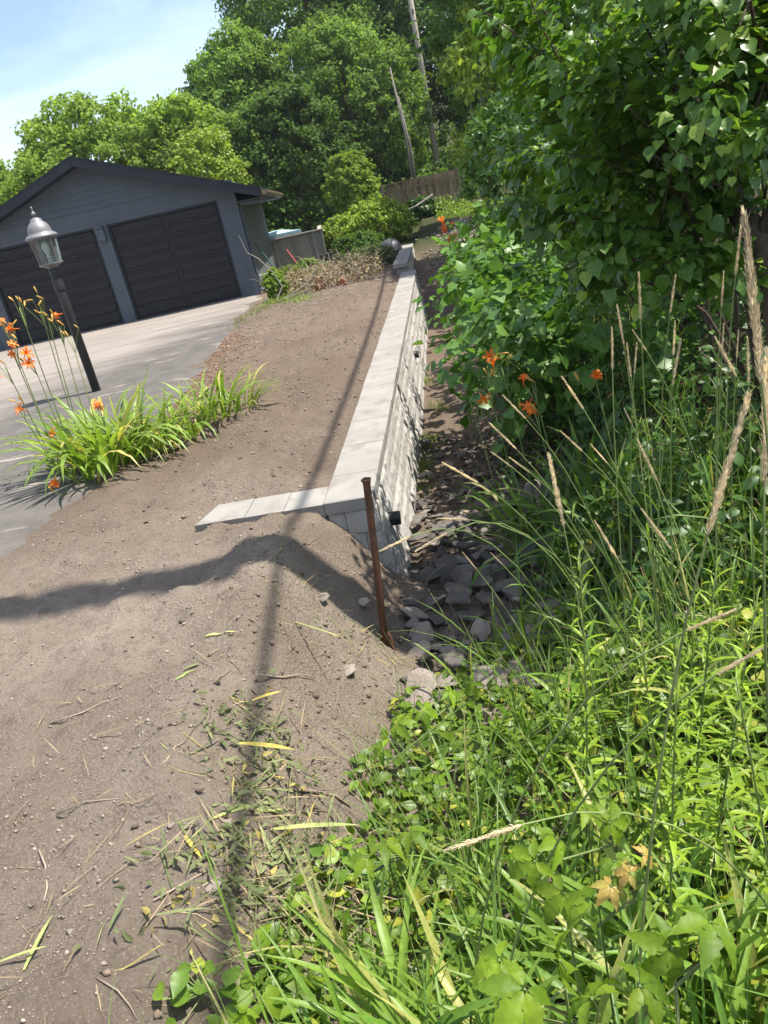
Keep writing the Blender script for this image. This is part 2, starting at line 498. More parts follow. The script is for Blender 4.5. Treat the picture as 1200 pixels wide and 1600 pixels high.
def asphalt_mat():
    mt, t, out = newmat('asphalt')
    v = wpos(t)
    mpn = N(t, 'ShaderNodeMapping'); mpn.inputs['Rotation'].default_value = (0, 0, 0.35); mpn.inputs['Scale'].default_value = (0.35, 1.3, 1)
    t.links.new(v, mpn.inputs['Vector'])
    sx = N(t, 'ShaderNodeSeparateXYZ'); t.links.new(v, sx.inputs[0])
    # weathered pale surface towards the garage, newer dark coat nearer the road
    n0 = N(t, 'ShaderNodeTexNoise', Scale=0.9, Detail=7, Roughness=0.62); t.links.new(mpn.outputs['Vector'], n0.inputs['Vector'])
    a = N(t, 'ShaderNodeMath', operation='MULTIPLY_ADD'); a.inputs[1].default_value = 7.0; t.links.new(n0.outputs['Fac'], a.inputs[0]); t.links.new(sx.outputs['Y'], a.inputs[2])
    xs = N(t, 'ShaderNodeMath', operation='MULTIPLY_ADD'); xs.inputs[1].default_value = -1.8; t.links.new(sx.outputs['X'], xs.inputs[0]); t.links.new(a.outputs[0], xs.inputs[2])
    r = N(t, 'ShaderNodeMapRange'); r.inputs['From Min'].default_value = 21.0; r.inputs['From Max'].default_value = 24.5
    t.links.new(xs.outputs[0], r.inputs['Value'])
    dark = mixc(t, noise(t, 3, 5, 0.6, v), (0.078, 0.070, 0.063), (0.122, 0.110, 0.099))
    pale = mixc(t, noise(t, 1.5, 6, 0.65, mpn.outputs['Vector'], 0.35, 0.7), (0.30, 0.262, 0.228), (0.205, 0.18, 0.158))
    col = mixc(t, r.outputs['Result'], dark, pale)
    col = mixc(t, noise(t, 160, 2, 0.5, v, 0.5, 0.75), col, (0.19, 0.18, 0.168))
    col = mixc(t, noise(t, 2.4, 6, 0.7, mpn.outputs['Vector'], 0.60, 0.68), col, (0.33, 0.29, 0.25))
    p = N(t, 'ShaderNodeBsdfPrincipled', Roughness=0.9); p.inputs['Specular IOR Level'].default_value = 0.2
    t.links.new(col, p.inputs['Base Color'])
    n1 = N(t, 'ShaderNodeTexNoise', Scale=120, Detail=4); t.links.new(v, n1.inputs['Vector'])
    b = N(t, 'ShaderNodeBump', Strength=0.35, Distance=0.008); t.links.new(n1.outputs['Fac'], b.inputs['Height'])
    t.links.new(b.outputs['Normal'], p.inputs['Normal']); t.links.new(p.outputs[0], out.inputs['Surface'])
    return mt

def glass_mat():
    mt, t, out = newmat('lantern_glass')
    g = N(t, 'ShaderNodeBsdfGlossy', Roughness=0.06); tr = N(t, 'ShaderNodeBsdfTransparent'); tr.inputs['Color'].default_value = (0.86, 0.9, 0.88, 1)
    df = N(t, 'ShaderNodeBsdfDiffuse'); df.inputs['Color'].default_value = (0.45, 0.48, 0.45, 1)
    m1 = N(t, 'ShaderNodeMixShader'); m1.inputs['Fac'].default_value = 0.16
    t.links.new(tr.outputs[0], m1.inputs[1]); t.links.new(df.outputs[0], m1.inputs[2])
    fr = N(t, 'ShaderNodeFresnel', IOR=1.5)
    mx = N(t, 'ShaderNodeMixShader'); t.links.new(fr.outputs[0], mx.inputs['Fac']); t.links.new(m1.outputs[0], mx.inputs[1]); t.links.new(g.outputs[0], mx.inputs[2])
    t.links.new(mx.outputs[0], out.inputs['Surface'])
    return mt

M = {}
M['soil'] = soil_mat()
M['asphalt'] = asphalt_mat()
M['clod'] = solid_mat('soil_clod', (0.195, 0.153, 0.12), (0.325, 0.272, 0.22), 5, 0.95, 0, use_rnd=0.35, coord='w')
M['darkclod'] = solid_mat('dark_soil_clod', (0.135, 0.10, 0.076), (0.22, 0.172, 0.135), 9, 0.95, 0.6, 60, 0.1, use_rnd=0.3, coord='w')
M['chip'] = solid_mat('bark_chip', (0.22, 0.12, 0.075), (0.30, 0.19, 0.125), 6, 0.95, 0, use_rnd=0.35, coord='w')
M['cap'] = solid_mat('cap_concrete', (0.235, 0.222, 0.20), (0.31, 0.294, 0.268), 3.0, 0.9, 0.25, 60, 0.2, c3=(0.225, 0.205, 0.18), s3=4, coord='w')
M['block'] = solid_mat('split_concrete', (0.34, 0.323, 0.297), (0.425, 0.407, 0.375), 5.0, 0.95, 0.5, 40, 0.2, c3=(0.28, 0.265, 0.245), s3=16, use_rnd=0.10, coord='w', bdist=0.015)
M['stone'] = solid_mat('ditch_stone', (0.085, 0.077, 0.069), (0.155, 0.138, 0.121), 5, 0.88, 0.9, 22, 0.3, c3=(0.24, 0.19, 0.15), s3=4, use_rnd=0.42, coord='w', bdist=0.012)
M['palestone'] = solid_mat('pale_stone', (0.20, 0.168, 0.142), (0.28, 0.24, 0.205), 5, 0.9, 0.5, 26, 0.3, use_rnd=0.2, coord='w')
M['rust'] = solid_mat('rusty_steel', (0.075, 0.038, 0.024), (0.15, 0.065, 0.035), 18, 0.85, 0.5, 90, 0.3, c3=(0.05, 0.035, 0.03), s3=10, bdist=0.004)
M['siding'] = solid_mat('blue_grey_paint', (0.068, 0.083, 0.102), (0.088, 0.104, 0.123), 2.0, 0.65, 0.15, 30, 0.3)
M['sidewall'] = solid_mat('olive_grey_paint', (0.11, 0.118, 0.115), (0.14, 0.148, 0.142), 2.0, 0.7, 0.15, 30, 0.3)
M['roofing'] = solid_mat('dark_roofing', (0.018, 0.02, 0.026), (0.035, 0.036, 0.042), 6, 0.9, 0.4, 60, 0.2)
M['fascia'] = solid_mat('dark_fascia', (0.014, 0.018, 0.027), (0.021, 0.026, 0.036), 2, 0.6, 0.1, 20, 0.3)
M['door'] = solid_mat('charcoal_door', (0.009, 0.0092, 0.012), (0.013, 0.013, 0.016), 3, 0.55, 0.1, 60, 0.35)
M['gutter'] = solid_mat('bronze_gutter', (0.10, 0.075, 0.05), (0.13, 0.10, 0.065), 3, 0.5, 0.1, 20, 0.4)
M['blockgrey'] = solid_mat('grey_concrete', (0.40, 0.39, 0.37), (0.5, 0.49, 0.46), 8, 0.95, 0.5, 60, 0.2)
M['greywood'] = solid_mat('weathered_wood', (0.30, 0.27, 0.245), (0.42, 0.385, 0.35), 5, 0.9, 0.3, 30, 0.2, use_rnd=0.15, stretch=(4, 4, 0.4))
M['fencewood'] = solid_mat('brown_fence_wood', (0.20, 0.14, 0.10), (0.29, 0.21, 0.155), 5, 0.9, 0.3, 30, 0.2, use_rnd=0.18, stretch=(4, 4, 0.4))
M['polewood'] = solid_mat('pole_wood', (0.36, 0.30, 0.245), (0.48, 0.42, 0.35), 4, 0.9, 0.4, 30, 0.2, stretch=(5, 5, 0.5))
M['bark'] = solid_mat('bark', (0.07, 0.052, 0.038), (0.13, 0.10, 0.075), 6, 0.95, 0.8, 24, 0.2, stretch=(3, 3, 0.6), bdist=0.03)
M['greybark'] = solid_mat('grey_bark', (0.17, 0.15, 0.125), (0.26, 0.235, 0.20), 6, 0.95, 0.5, 24, 0.2)
M['drybranch'] = solid_mat('dry_branch', (0.24, 0.185, 0.14), (0.38, 0.31, 0.24), 9, 0.95, 0.3, 40, 0.2, use_rnd=0.3)
M['black'] = solid_mat('black_plastic', (0.018, 0.018, 0.02), (0.03, 0.03, 0.032), 4, 0.5, 0.05, 40, 0.4)
M['lamppost'] = solid_mat('black_post_paint', (0.016, 0.017, 0.019), (0.035, 0.035, 0.037), 9, 0.5, 0.2, 50, 0.45)
M['pewter'] = solid_mat('grey_lantern_metal', (0.17, 0.17, 0.175), (0.235, 0.23, 0.235), 10, 0.5, 0.15, 50, 0.5, metal=0.25)
M['bulb'] = solid_mat('white_bulb', (0.75, 0.75, 0.72), (0.8, 0.8, 0.78), 3, 0.3, 0, spec=0.5)
M['glass'] = glass_mat()
M['ball'] = solid_mat('dark_grey_plastic', (0.05, 0.052, 0.06), (0.065, 0.067, 0.075), 3, 0.5, 0.1, 30, 0.4)
M['cover'] = solid_mat('pale_blue_vinyl', (0.36, 0.55, 0.62), (0.46, 0.64, 0.70), 3, 0.5, 0.2, 12, 0.4)
M['teal'] = solid_mat('teal_paint', (0.02, 0.08, 0.08), (0.03, 0.10, 0.10), 3, 0.6, 0.1, 20, 0.4)
M['red'] = solid_mat('red_paint', (0.40, 0.06, 0.06), (0.48, 0.09, 0.08), 3, 0.6, 0.1, 20, 0.4)
M['terracotta'] = solid_mat('terracotta', (0.38, 0.14, 0.075), (0.45, 0.19, 0.10), 5, 0.85, 0.2, 20, 0.2)
M['cable'] = solid_mat('cable_sheath', (0.02, 0.02, 0.02), (0.03, 0.03, 0.03), 3, 0.7, 0)
M['straw'] = leaf_mat('straw', (0.36, 0.28, 0.17), (0.23, 0.17, 0.10), (0.26, 0.27, 0.10), trans=0.15, rough=0.7, spec=0.2, patch=4)
M['wilt'] = leaf_mat('wilted_green', (0.12, 0.155, 0.06), (0.25, 0.26, 0.13), (0.36, 0.30, 0.10), trans=0.2, rough=0.7, spec=0.2, patch=6)
M['yellowleaf'] = leaf_mat('yellow_leaf', (0.62, 0.46, 0.06), (0.55, 0.48, 0.14), trans=0.25, patch=9)
M['palegreen'] = leaf_mat('pale_green_leaf', (0.34, 0.40, 0.13), (0.42, 0.46, 0.17), trans=0.25, patch=9)
M['seed'] = leaf_mat('seed_head', (0.62, 0.53, 0.37), (0.76, 0.67, 0.49), trans=0.45, rough=0.8, spec=0.15, patch=12, trgain=(1.2, 1.15, 0.95))
M['grassstem'] = leaf_mat('grass_stem', (0.14, 0.20, 0.06), (0.22, 0.26, 0.09), trans=0.1, patch=5)
M['grass'] = leaf_mat('grass_blade', (0.085, 0.17, 0.03), (0.17, 0.265, 0.045), (0.36, 0.34, 0.13), trans=0.38, rough=0.42, spec=0.4, patch=3)
M['broadgrass'] = leaf_mat('broad_grass_blade', (0.12, 0.225, 0.032), (0.215, 0.32, 0.048), (0.36, 0.37, 0.11), trans=0.40, rough=0.42, spec=0.4, patch=3)
M['weed'] = leaf_mat('weed_leaf', (0.085, 0.165, 0.018), (0.19, 0.285, 0.026), (0.33, 0.35, 0.05), trans=0.36, rough=0.42, spec=0.4, patch=3)
M['goldenrod'] = leaf_mat('goldenrod_leaf', (0.15, 0.25, 0.018), (0.26, 0.36, 0.026), trans=0.38, rough=0.45, patch=5)
M['creeper'] = leaf_mat('creeper_leaf', (0.095, 0.175, 0.013), (0.185, 0.27, 0.019), trans=0.36, rough=0.5, spec=0.3, patch=7)
M['redcreeper'] = leaf_mat('young_creeper_leaf', (0.36, 0.22, 0.06), (0.36, 0.31, 0.07), trans=0.3, rough=0.4, patch=7)
M['lilac'] = leaf_mat('lilac_leaf', (0.065, 0.145, 0.020), (0.115, 0.21, 0.03), (0.21, 0.30, 0.045), trans=0.36, rough=0.36, spec=0.45, patch=1.2)
M['lobed'] = leaf_mat('lobed_leaf', (0.075, 0.165, 0.03), (0.125, 0.235, 0.042), trans=0.32, rough=0.42, spec=0.4, patch=2)
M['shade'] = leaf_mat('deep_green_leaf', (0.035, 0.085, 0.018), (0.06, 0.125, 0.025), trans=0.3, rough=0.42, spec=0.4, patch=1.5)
M['daylily'] = leaf_mat('daylily_leaf', (0.14, 0.235, 0.03), (0.24, 0.33, 0.055), (0.46, 0.42, 0.13), trans=0.35, rough=0.42, spec=0.4, patch=4)
M['petal'] = leaf_mat('orange_petal', (0.80, 0.16, 0.018), (0.86, 0.26, 0.03), trans=0.35, rough=0.5, patch=9, trgain=(1.1, 0.9, 0.5))
M['bud'] = leaf_mat('daylily_bud', (0.50, 0.36, 0.08), (0.62, 0.33, 0.08), trans=0.2, patch=9)
M['treelight'] = leaf_mat('light_tree_leaf', (0.165, 0.25, 0.045), (0.25, 0.345, 0.07), trans=0.45, spec=0.12, rough=0.6, patch=0.35)
M['treemid'] = leaf_mat('mid_tree_leaf', (0.115, 0.195, 0.045), (0.185, 0.28, 0.065), trans=0.45, spec=0.12, rough=0.6, patch=0.3)
M['treedark'] = leaf_mat('dark_tree_leaf', (0.065, 0.125, 0.032), (0.115, 0.19, 0.048), trans=0.40, spec=0.12, rough=0.6, patch=0.3)
M['treegrey'] = leaf_mat('grey_tree_leaf', (0.085, 0.12, 0.05), (0.13, 0.155, 0.075), trans=0.3, spec=0.12, rough=0.6, patch=0.4)
M['shrublight'] = leaf_mat('yellow_green_leaf', (0.19, 0.28, 0.03), (0.29, 0.37, 0.05), trans=0.34, patch=1.0)

# ------------------------------------------------------------------ ground and driveway
def spaced(segs):
    out = []
    for a, b, n in segs: out += list(np.linspace(a, b, n, endpoint=False))
    return np.array(out + [segs[-1][1]])
gx = spaced([(-160, -30, 12), (-30, -6, 24), (-6, -2.6, 26), (-2.6, 1.6, 160), (1.6, 4, 30), (4, 12, 26), (12, 40, 28), (40, 160, 12)])
gy = spaced([(-30, -1, 14), (-1, 0.9, 20), (0.9, 5.2, 185), (5.2, 9, 80), (9, 20, 90), (20, 40, 40), (40, 80, 26), (80, 260, 16)])
X, Y = np.meshgrid(gx, gy)
Zg = T(X, Y)
nx, ny = len(gx), len(gy)
idx = np.arange(nx * ny).reshape(ny, nx)
F = np.stack([idx[:-1, :-1], idx[:-1, 1:], idx[1:, 1:], idx[1:, :-1]], -1).reshape(-1, 4)
ground = obj_np('ground', np.stack([X, Y, Zg], -1).reshape(-1, 3), F, M['soil'], smooth=True)
tag(ground, 'bare brown soil of the bed, bank and ditch', kind='structure')

dy = spaced([(4.35, 9, 80), (9, 18.6, 60)])
V = []
for yy in dy:
    r = float(driveR(yy)) + 0.40 * float(fbm(np.array([yy]), np.array([1.3]), 1.9, 5, 5, 0.6)[0])
    xs = np.concatenate([np.linspace(-16, -5, 8), np.linspace(-4.8, r, 16)])
    for k, xx in enumerate(xs):
        dz = -0.035 if k == len(xs)-1 else 0.0
        V.append((xx, yy, 0.012 + dz + 0.012 * float(fbm(np.array([xx]), np.array([yy]), 0.5, 2, 9)[0])))
nx2 = 24
ii = np.arange(len(V)).reshape(-1, nx2)
F = np.stack([ii[:-1, :-1], ii[:-1, 1:], ii[1:, 1:], ii[1:, :-1]], -1).reshape(-1, 4)
dv = obj_np('driveway', np.array(V), F, M['asphalt'], smooth=True)
tag(dv, 'weathered grey asphalt driveway in front of the garage', kind='structure')

# ------------------------------------------------------------------ garage
GY = 18.4
gz = -0.02
G = thing('garage', 'blue-grey gabled two-door garage with dark roof', 'garage', (-4.75, GY, gz))
gx0, gx1, gyb = -7.82, -1.69, GY + 8.6
doors = [(-7.34, -4.86), (-4.57, -2.09)]
ztop, eave = 2.11, 2.42
apx = (-4.75, 3.40)
def roofz(x): return apx[1] + 0.12 - abs(x - apx[0]) * 0.367
mb = MB().box(gx0, doors[0][0], GY, GY+0.14, gz, ztop).box(doors[1][1], gx1, GY, GY+0.14, gz, ztop)
mb.box(doors[0][1], doors[1][0], GY, GY+0.14, gz, ztop).box(gx0, gx1, GY, GY+0.14, ztop, 2.46)
mb.prism([(gx0, 2.46), (gx1, 2.46), (gx1, roofz(gx1)-0.16), (apx[0], roofz(apx[0])-0.16), (gx0, roofz(gx0)-0.16)], GY+0.02, GY+0.14)
fw = mb.build('front_wall', M['siding'], G)
z = 2.463; 
while z < 3.28:   # lapped boards in the gable
    h = 0.125
    def xr(zz): return (3.36 - zz) / 0.367
    hw0, hw1 = min(xr(z), 3.05), min(xr(min(z+h, 3.35)), 3.05)
    b = MB()
    c = apx[0]
    V = [(c-hw0, GY-0.020, z), (c+hw0, GY-0.020, z), (c+hw1, GY-0.004, z+h), (c-hw1, GY-0.004, z+h),
         (c-hw0, GY+0.018, z), (c+hw0, GY+0.018, z), (c+hw1, GY+0.018, z+h), (c-hw1, GY+0.018, z+h)]
    b.add(V, [(0,1,2,3),(5,4,7,6),(4,5,1,0),(3,2,6,7),(4,0,3,7),(1,5,6,2)])
    b.build('siding_board', M['siding'], fw)
    z += h + 0.001
sw = MB().box(gx1-0.14, gx1-0.003, GY+0.143, gyb, gz, eave).build('side_wall', M['sidewall'], G)
for k in range(20):
    y0 = GY+0.30+k*0.405
    MB().box(gx1-0.003, gx1+0.012, y0, y0+0.38, gz+0.05, eave-0.02).build('siding_panel', M['sidewall'], sw)
MB().box(gx0, gx0+0.14, GY+0.143, gyb, gz, eave).build('side_wall', M['sidewall'], G)
MB().box(gx0+0.15, gx1-0.15, gyb-0.14, gyb, gz, eave).build('back_wall', M['sidewall'], G)
for s in (0, 1):   # corner and jamb trim
    pass
MB().box(gx1-0.10, gx1+0.022, GY-0.024, GY-0.002, gz, 2.44).build('corner_board', M['siding'], G)
MB().box(gx1+0.002, gx1+0.022, GY, GY+0.10, gz, 2.40).build('corner_board', M['siding'], G)
MB().box(gx0-0.022, gx0+0.10, GY-0.024, GY-0.002, gz, 2.44).build('corner_board', M['siding'], G)
for (a, b) in doors:
    d = thing('garage_door', '', '', (0, 0, 0)); 
    for kk in ('label', 'category'):
        if kk in d: del d[kk]
    d.parent = G; d.location = (-G.location.x, -G.location.y, -G.location.z)
    BASE[d.name] = np.zeros(3)
    hh = (ztop - gz - 0.03) / 4
    for r in range(4):
        z0 = gz + 0.03 + r * hh
        pn = MB().box(a+0.005, b-0.005, GY+0.075, GY+0.115, z0+0.004, z0+hh-0.004).build('door_section', M['door'], d)
        wd = (b - a - 0.2) / 2
        for k in range(2):
            x0 = a + 0.06 + k*(wd+0.08)
            q = MB()
            for (zz0, zz1) in ((z0+0.06, z0+hh*0.47), (z0+hh*0.55, z0+hh-0.05)):
                fr = 0.018
                V = [(x0,GY+0.0745,zz0),(x0+wd,GY+0.0745,zz0),(x0+wd,GY+0.0745,zz1),(x0,GY+0.0745,zz1),
                     (x0+fr,GY+0.060,zz0+fr),(x0+wd-fr,GY+0.060,zz0+fr),(x0+wd-fr,GY+0.060,zz1-fr),(x0+fr,GY+0.060,zz1-fr)]
                q.add(V, [(0,1,5,4),(1,2,6,5),(2,3,7,6),(3,0,4,7),(4,5,6,7)])
            q.build('raised_panel', M['door'], d)
    MB().box(a, b, GY+0.06, GY+0.12, gz-0.005, gz+0.03).build('bottom_seal', M['black'], d)
    MB().box(a+0.001, a+0.045, GY+0.03, GY+0.074, gz, ztop-0.001).build('door_stop', M['fascia'], d)
    MB().box(b-0.045, b-0.001, GY+0.03, GY+0.074, gz, ztop-0.001).build('door_stop', M['fascia'], d)
    MB().box(a+0.046, b-0.046, GY+0.03, GY+0.074, ztop-0.045, ztop-0.001).build('door_stop', M['fascia'], d)
# roof slabs, rake boards, soffit, gutter
ov, fr0 = 0.62, 0.45
for s in (-1, 1):
    xe = apx[0] + s*(gx1 - apx[0] + ov if s > 0 else (apx[0] - gx0) + ov)
    za, ze = roofz(apx[0]), roofz(xe)
    rf = MB().prism([(apx[0], za), (xe, ze), (xe, ze-0.05), (apx[0], za-0.05)], GY-fr0, gyb+0.35).build('roof', M['roofing'], G)
    MB().prism([(apx[0]+s*0.003, za-0.052), (xe, ze-0.052), (xe, ze-0.20), (apx[0]+s*0.003, za-0.20)], GY-fr0+0.002, GY-fr0+0.04).build('rake_board', M['fascia'], rf)
    MB().prism([(apx[0]+s*0.003, za-0.165), (xe-s*0.03, ze-0.165), (xe-s*0.03, ze-0.185), (apx[0]+s*0.003, za-0.185)], GY-fr0+0.042, GY+0.018).build('soffit', M['fascia'], rf)
    MB().box(min(xe, xe-s*0.025), max(xe, xe-s*0.025), GY-fr0+0.045, gyb+0.34, ze-0.20, ze-0.052).build('eave_board', M['gutter'], rf)
    wx = gx1+0.03 if s > 0 else gx0-0.03
    MB().box(min(wx, xe-s*0.03), max(wx, xe-s*0.03), GY-0.0, gyb+0.3, ze-0.20, ze-0.18).build('eave_soffit', M['siding'], rf)
    g = MB()
    prof = [(0, 0), (0.10, 0.0), (0.12, 0.05), (0.12, 0.11), (0.10, 0.11), (0.10, 0.06), (0.085, 0.02), (0.015, 0.02), (0.015, 0.11), (0, 0.11)]
    g.prism([(xe+s*(0.002+p[0]), ze-0.17+p[1]) for p in prof], GY-fr0+0.05, gyb+0.34)
    g.build('gutter', M['gutter'], rf)
xe = gx1 + ov + 0.06; ze = roofz(xe)
MB().tube([(xe, GY-0.02, ze-0.16), (xe-0.02, GY-0.02, ze-0.24), (gx1+0.10, GY+0.05, 1.93), (gx1+0.055, GY+0.06, 1.80), (gx1+0.055, GY+0.06, 0.12), (gx1+0.12, GY-0.03, 0.05)], 0.036, 8).build('downspout', M['siding'], G)
mbx = MB().box(doors[0][1]+0.06, doors[1][0]-0.07, GY-0.13, GY-0.0, 1.80, 2.06)
mbx.prism([(doors[0][1]+0.04, 2.06), (doors[1][0]-0.05, 2.06), (doors[1][0]-0.09, 2.11), (doors[0][1]+0.08, 2.11)], GY-0.16, GY-0.0)
mbx.build('wall_light', M['siding'], G, bevel=0.008)

# ------------------------------------------------------------------ retaining wall
Mrot = Matrix.Rotation(-WAZ, 4, 'Z')   # local x = across (v), local y = along (u)
def wall_matrix(u, v, z, turn=0.0):
    x, y = fromUV(u, v)
    return Matrix.Translation((x, y, z)) @ Mrot @ Matrix.Rotation(turn, 4, 'Z')
WX, WY = fromUV(0, -0.15)
RW = thing('retaining_wall', 'long pale concrete block retaining wall with smooth caps beside the ditch', 'wall', (WX, WY, -0.7))
HC, HB = 0.085, 0.150
def block_mesh(L, seed, H=HB, dep=0.26, relief=0.006):
    r = np.random.default_rng(seed)
    nu, nz_ = max(3, int(L/0.055)), 4
    V = []; g = 0.002
    us = np.linspace(g, L-g, nu+1); zs = np.linspace(-H+0.003, -0.003, nz_+1)
    st = r.choice([0.0, 0.0, 0.003, 0.008])
    for zz in zs:
        for uu in us:
            edge = (uu in (us[0], us[-1])) or (zz in (zs[0], zs[-1]))
            V.append(((-0.007 if edge else st + r.uniform(-0.3, 1) * relief) - 0.0165 * (zz / H + 1), uu, zz))
    n1 = nu+1
    F = [(j*n1+i, j*n1+i+1, (j+1)*n1+i+1, (j+1)*n1+i) for j in range(nz_) for i in range(nu)]
    c = [0, nu, nz_*n1+nu, nz_*n1]
    o = len(V)
    V += [(-dep, us[0], zs[0]), (-dep, us[-1], zs[0]), (-dep, us[-1], zs[-1]), (-dep, us[0], zs[-1])]
    F += [(o+1, o, o+3, o+2)]
    F += [tuple([o] + [o+1] + [i for i in range(nu, -1, -1)])]
    F += [tuple([o+2, o+3] + [nz_*n1+i for i in range(0, nu+1)])]
    F += [tuple([o+3, o] + [j*n1 for j in range(0, nz_+1)])]
    F += [tuple([o+1, o+2] + [j*n1+nu for j in range(nz_, -1, -1)])]
    mbb = MB().add(V, F)
    return mbb.mesh('block', M['block'])
BM = {}
for L in (0.10, 0.20, 0.30, 0.41):
    BM[L] = [block_mesh(L, int(L*1000)+k) for k in range(4)]
def cap_mesh(L, W, seed):
    r = np.random.default_rng(seed)
    me = bpy.data.meshes.new('cap_stone')
    bm = bmesh.new()
    V = []
    mbb = MB().box(-W, 0, 0.003, L-0.003, -HC, 0)
    me.from_pydata(mbb.V, [], mbb.F); bm.from_mesh(me)
    bmesh.ops.bevel(bm, geom=bm.edges[:], offset=0.006, segments=1, affect='EDGES')
    for v in bm.verts:
        v.co += Vector((r.uniform(-.0015, .0015), r.uniform(-.001, .001), r.uniform(-.0015, .0015)))
    bm.to_mesh(me); bm.free(); me.materials.append(M['cap']); me.update()
    return me
rr = random.Random(4)
def run_wall(u0, u1, ztop, vshift, courses, cap_l=0.60, capmin=0.0):
    u = u0; k = 0
    while u < u1 - 0.05:
        L = min(cap_l * rr.choice((0.75, 1.0, 1.0)), u1 - u)
        if u1 - u - L < 0.15: L = u1 - u
        place('cap_stone', cap_mesh(L, 0.305, k), RW, wall_matrix(u, vshift + 0.0 + rr.uniform(-.003, .003), ztop + rr.uniform(-.002, .002)))
        u += L; k += 1
    for c in range(courses):
        z = ztop - HC - c*HB
        u = u0 + 0.115 + (0.0 if c % 2 else 0.005)
        while u < u1 - 0.05:
            L = rr.choice((0.20, 0.30, 0.30, 0.41, 0.41))
            if u1 - u < L: L = min((0.10, 0.20, 0.30, 0.41), key=lambda q: abs(q - (u1-u)))
            place('block', rr.choice(BM[L]), RW, wall_matrix(u, vshift - 0.012 + 0.0165*(c+1), z))
            u += L
ZW = 0.012
run_wall(-0.09, 11.75, ZW, 0.0, 6)
run_wall(11.95, 16.6, ZW + 0.16, -0.16, 5)
# end face towards the camera: short blocks turned to the end, stepping out with the batter
def tall(c): return ZW - HC - c*HB
for c in range(5):
    ve = 0.0165*(c+1) - 0.012
    wid = 0.305 + ve - 0.01
    parts = ((0.10, 0.20) if c % 2 == 0 else (0.20, 0.10))
    v = -0.297
    for q, L in enumerate(parts):
        LL = L if q == 0 else (ve - v)
        place('block', BM[L][(c*2+q) % 4], RW, wall_matrix(-0.082, v, tall(c), -math.pi/2) @ Matrix.Diagonal((0.38, LL / L, 1, 1)))
        v += LL
# buried return to the left
RT_ = thing('wall_return', 'short pale cap row running left from the near end of the wall', 'wall', (*fromUV(0.06, -0.7), -0.1))
v = -0.312
for k, L in enumerate((0.25, 0.245, 0.245)):
    me = bpy.data.meshes.new('cap_stone')
    slant = 0.13 if k == 2 else 0.0
    V = [(-0.0, 0, 0), (-0.0, 0.30, 0), (-L+0.004, 0.30, 0), (-L+0.004-slant*0.6, 0, 0)]
    mbb = MB().add([(a, b, -HC) for a, b, c in V] + [(a, b, 0) for a, b, c in V], [(0,1,2,3),(7,6,5,4),(0,4,5,1),(1,5,6,2),(2,6,7,3),(3,7,4,0)])
    place('cap_stone', mbb.mesh('cap_stone', M['cap']), RT_, wall_matrix(-0.075, v, ZW - 0.012 + 0.002*k))
    v -= L
for k in range(3):
    place('block', BM[0.20][k], RT_, wall_matrix(-0.070, -0.312 - 0.24*(k+1), ZW - 0.012 - HC, -math.pi/2) @ Matrix.Diagonal((0.8, 1.19, 1, 1)))
# black drain pipes poking out of the wall
def Vp(px, py, v):
    d = ray(px, py); t = (v + P0 @ RD) / (d[:2] @ RD); return CAM + d*t
for (px, py, rad, lab) in ((629, 808, 0.046, 'black plastic drain pipe stub in the near end of the wall'), (656, 553, 0.046, 'black plastic drain pipe stub halfway along the wall')):
    p = Vp(px, py, 0.10); b = p[:2] - RD*0.2; e = p[:2] - RD*0.015
    o = MB().tube([(b[0], b[1], p[2]+0.01), (e[0], e[1], p[2])], rad, 18, caps=False)
    o.tube([(e[0], e[1], p[2]), (b[0], b[1], p[2]+0.01)], rad*0.86, 18, caps=False)
    n = 18
    o.F += [(n+i, n+(i+1) % n, 2*n+(i+1) % n, 2*n+i) for i in range(0)]
    ob = o.build('drain_pipe', M['black'], None, smooth=True)
    md = ob.modifiers.new('solid', 'SOLIDIFY'); md.thickness = 0.004
    tag(ob, lab, 'pipe', 'drain pipes through the wall')

# ------------------------------------------------------------------ stones in the ditch
bed = tag(MB().add([(0,0,0)]*0, []).build('stone_bed', M['stone']) if False else bpy.data.objects.new('stone_bed', None), 'dark angular stones heaped along the ditch below the wall', kind='structure')
COL.objects.link(bed); BASE[bed.name] = np.zeros(3)
def stone_mesh(seed, mat, flat=0.5):
    r = np.random.default_rng(seed)
    bm = bmesh.new()
    P = r.normal(size=(13, 3)); P /= np.linalg.norm(P, axis=1, keepdims=True)
    P *= r.uniform(0.8, 1.0, (13, 1)); P *= np.array([1.0, r.uniform(.6, .9), flat*r.uniform(.7, 1.1)])
    for p in P: bm.verts.new(p)
    bmesh.ops.convex_hull(bm, input=bm.verts[:])
    for v in [v for v in bm.verts if not v.link_faces]: bm.verts.remove(v)
    bmesh.ops.bevel(bm, geom=bm.edges[:], offset=0.035, segments=1, affect='EDGES', clamp_overlap=True)
    me = bpy.data.meshes.new('stone'); bm.to_mesh(me); bm.free(); me.materials.append(mat); me.update()
    return me
SM = [stone_mesh(k, M['stone'], 0.33) for k in range(12)]
SP = [stone_mesh(50+k, M['palestone'], 0.38) for k in range(4)]
rs = np.random.default_rng(12)
cnt = 0; placed = []
tries = 0
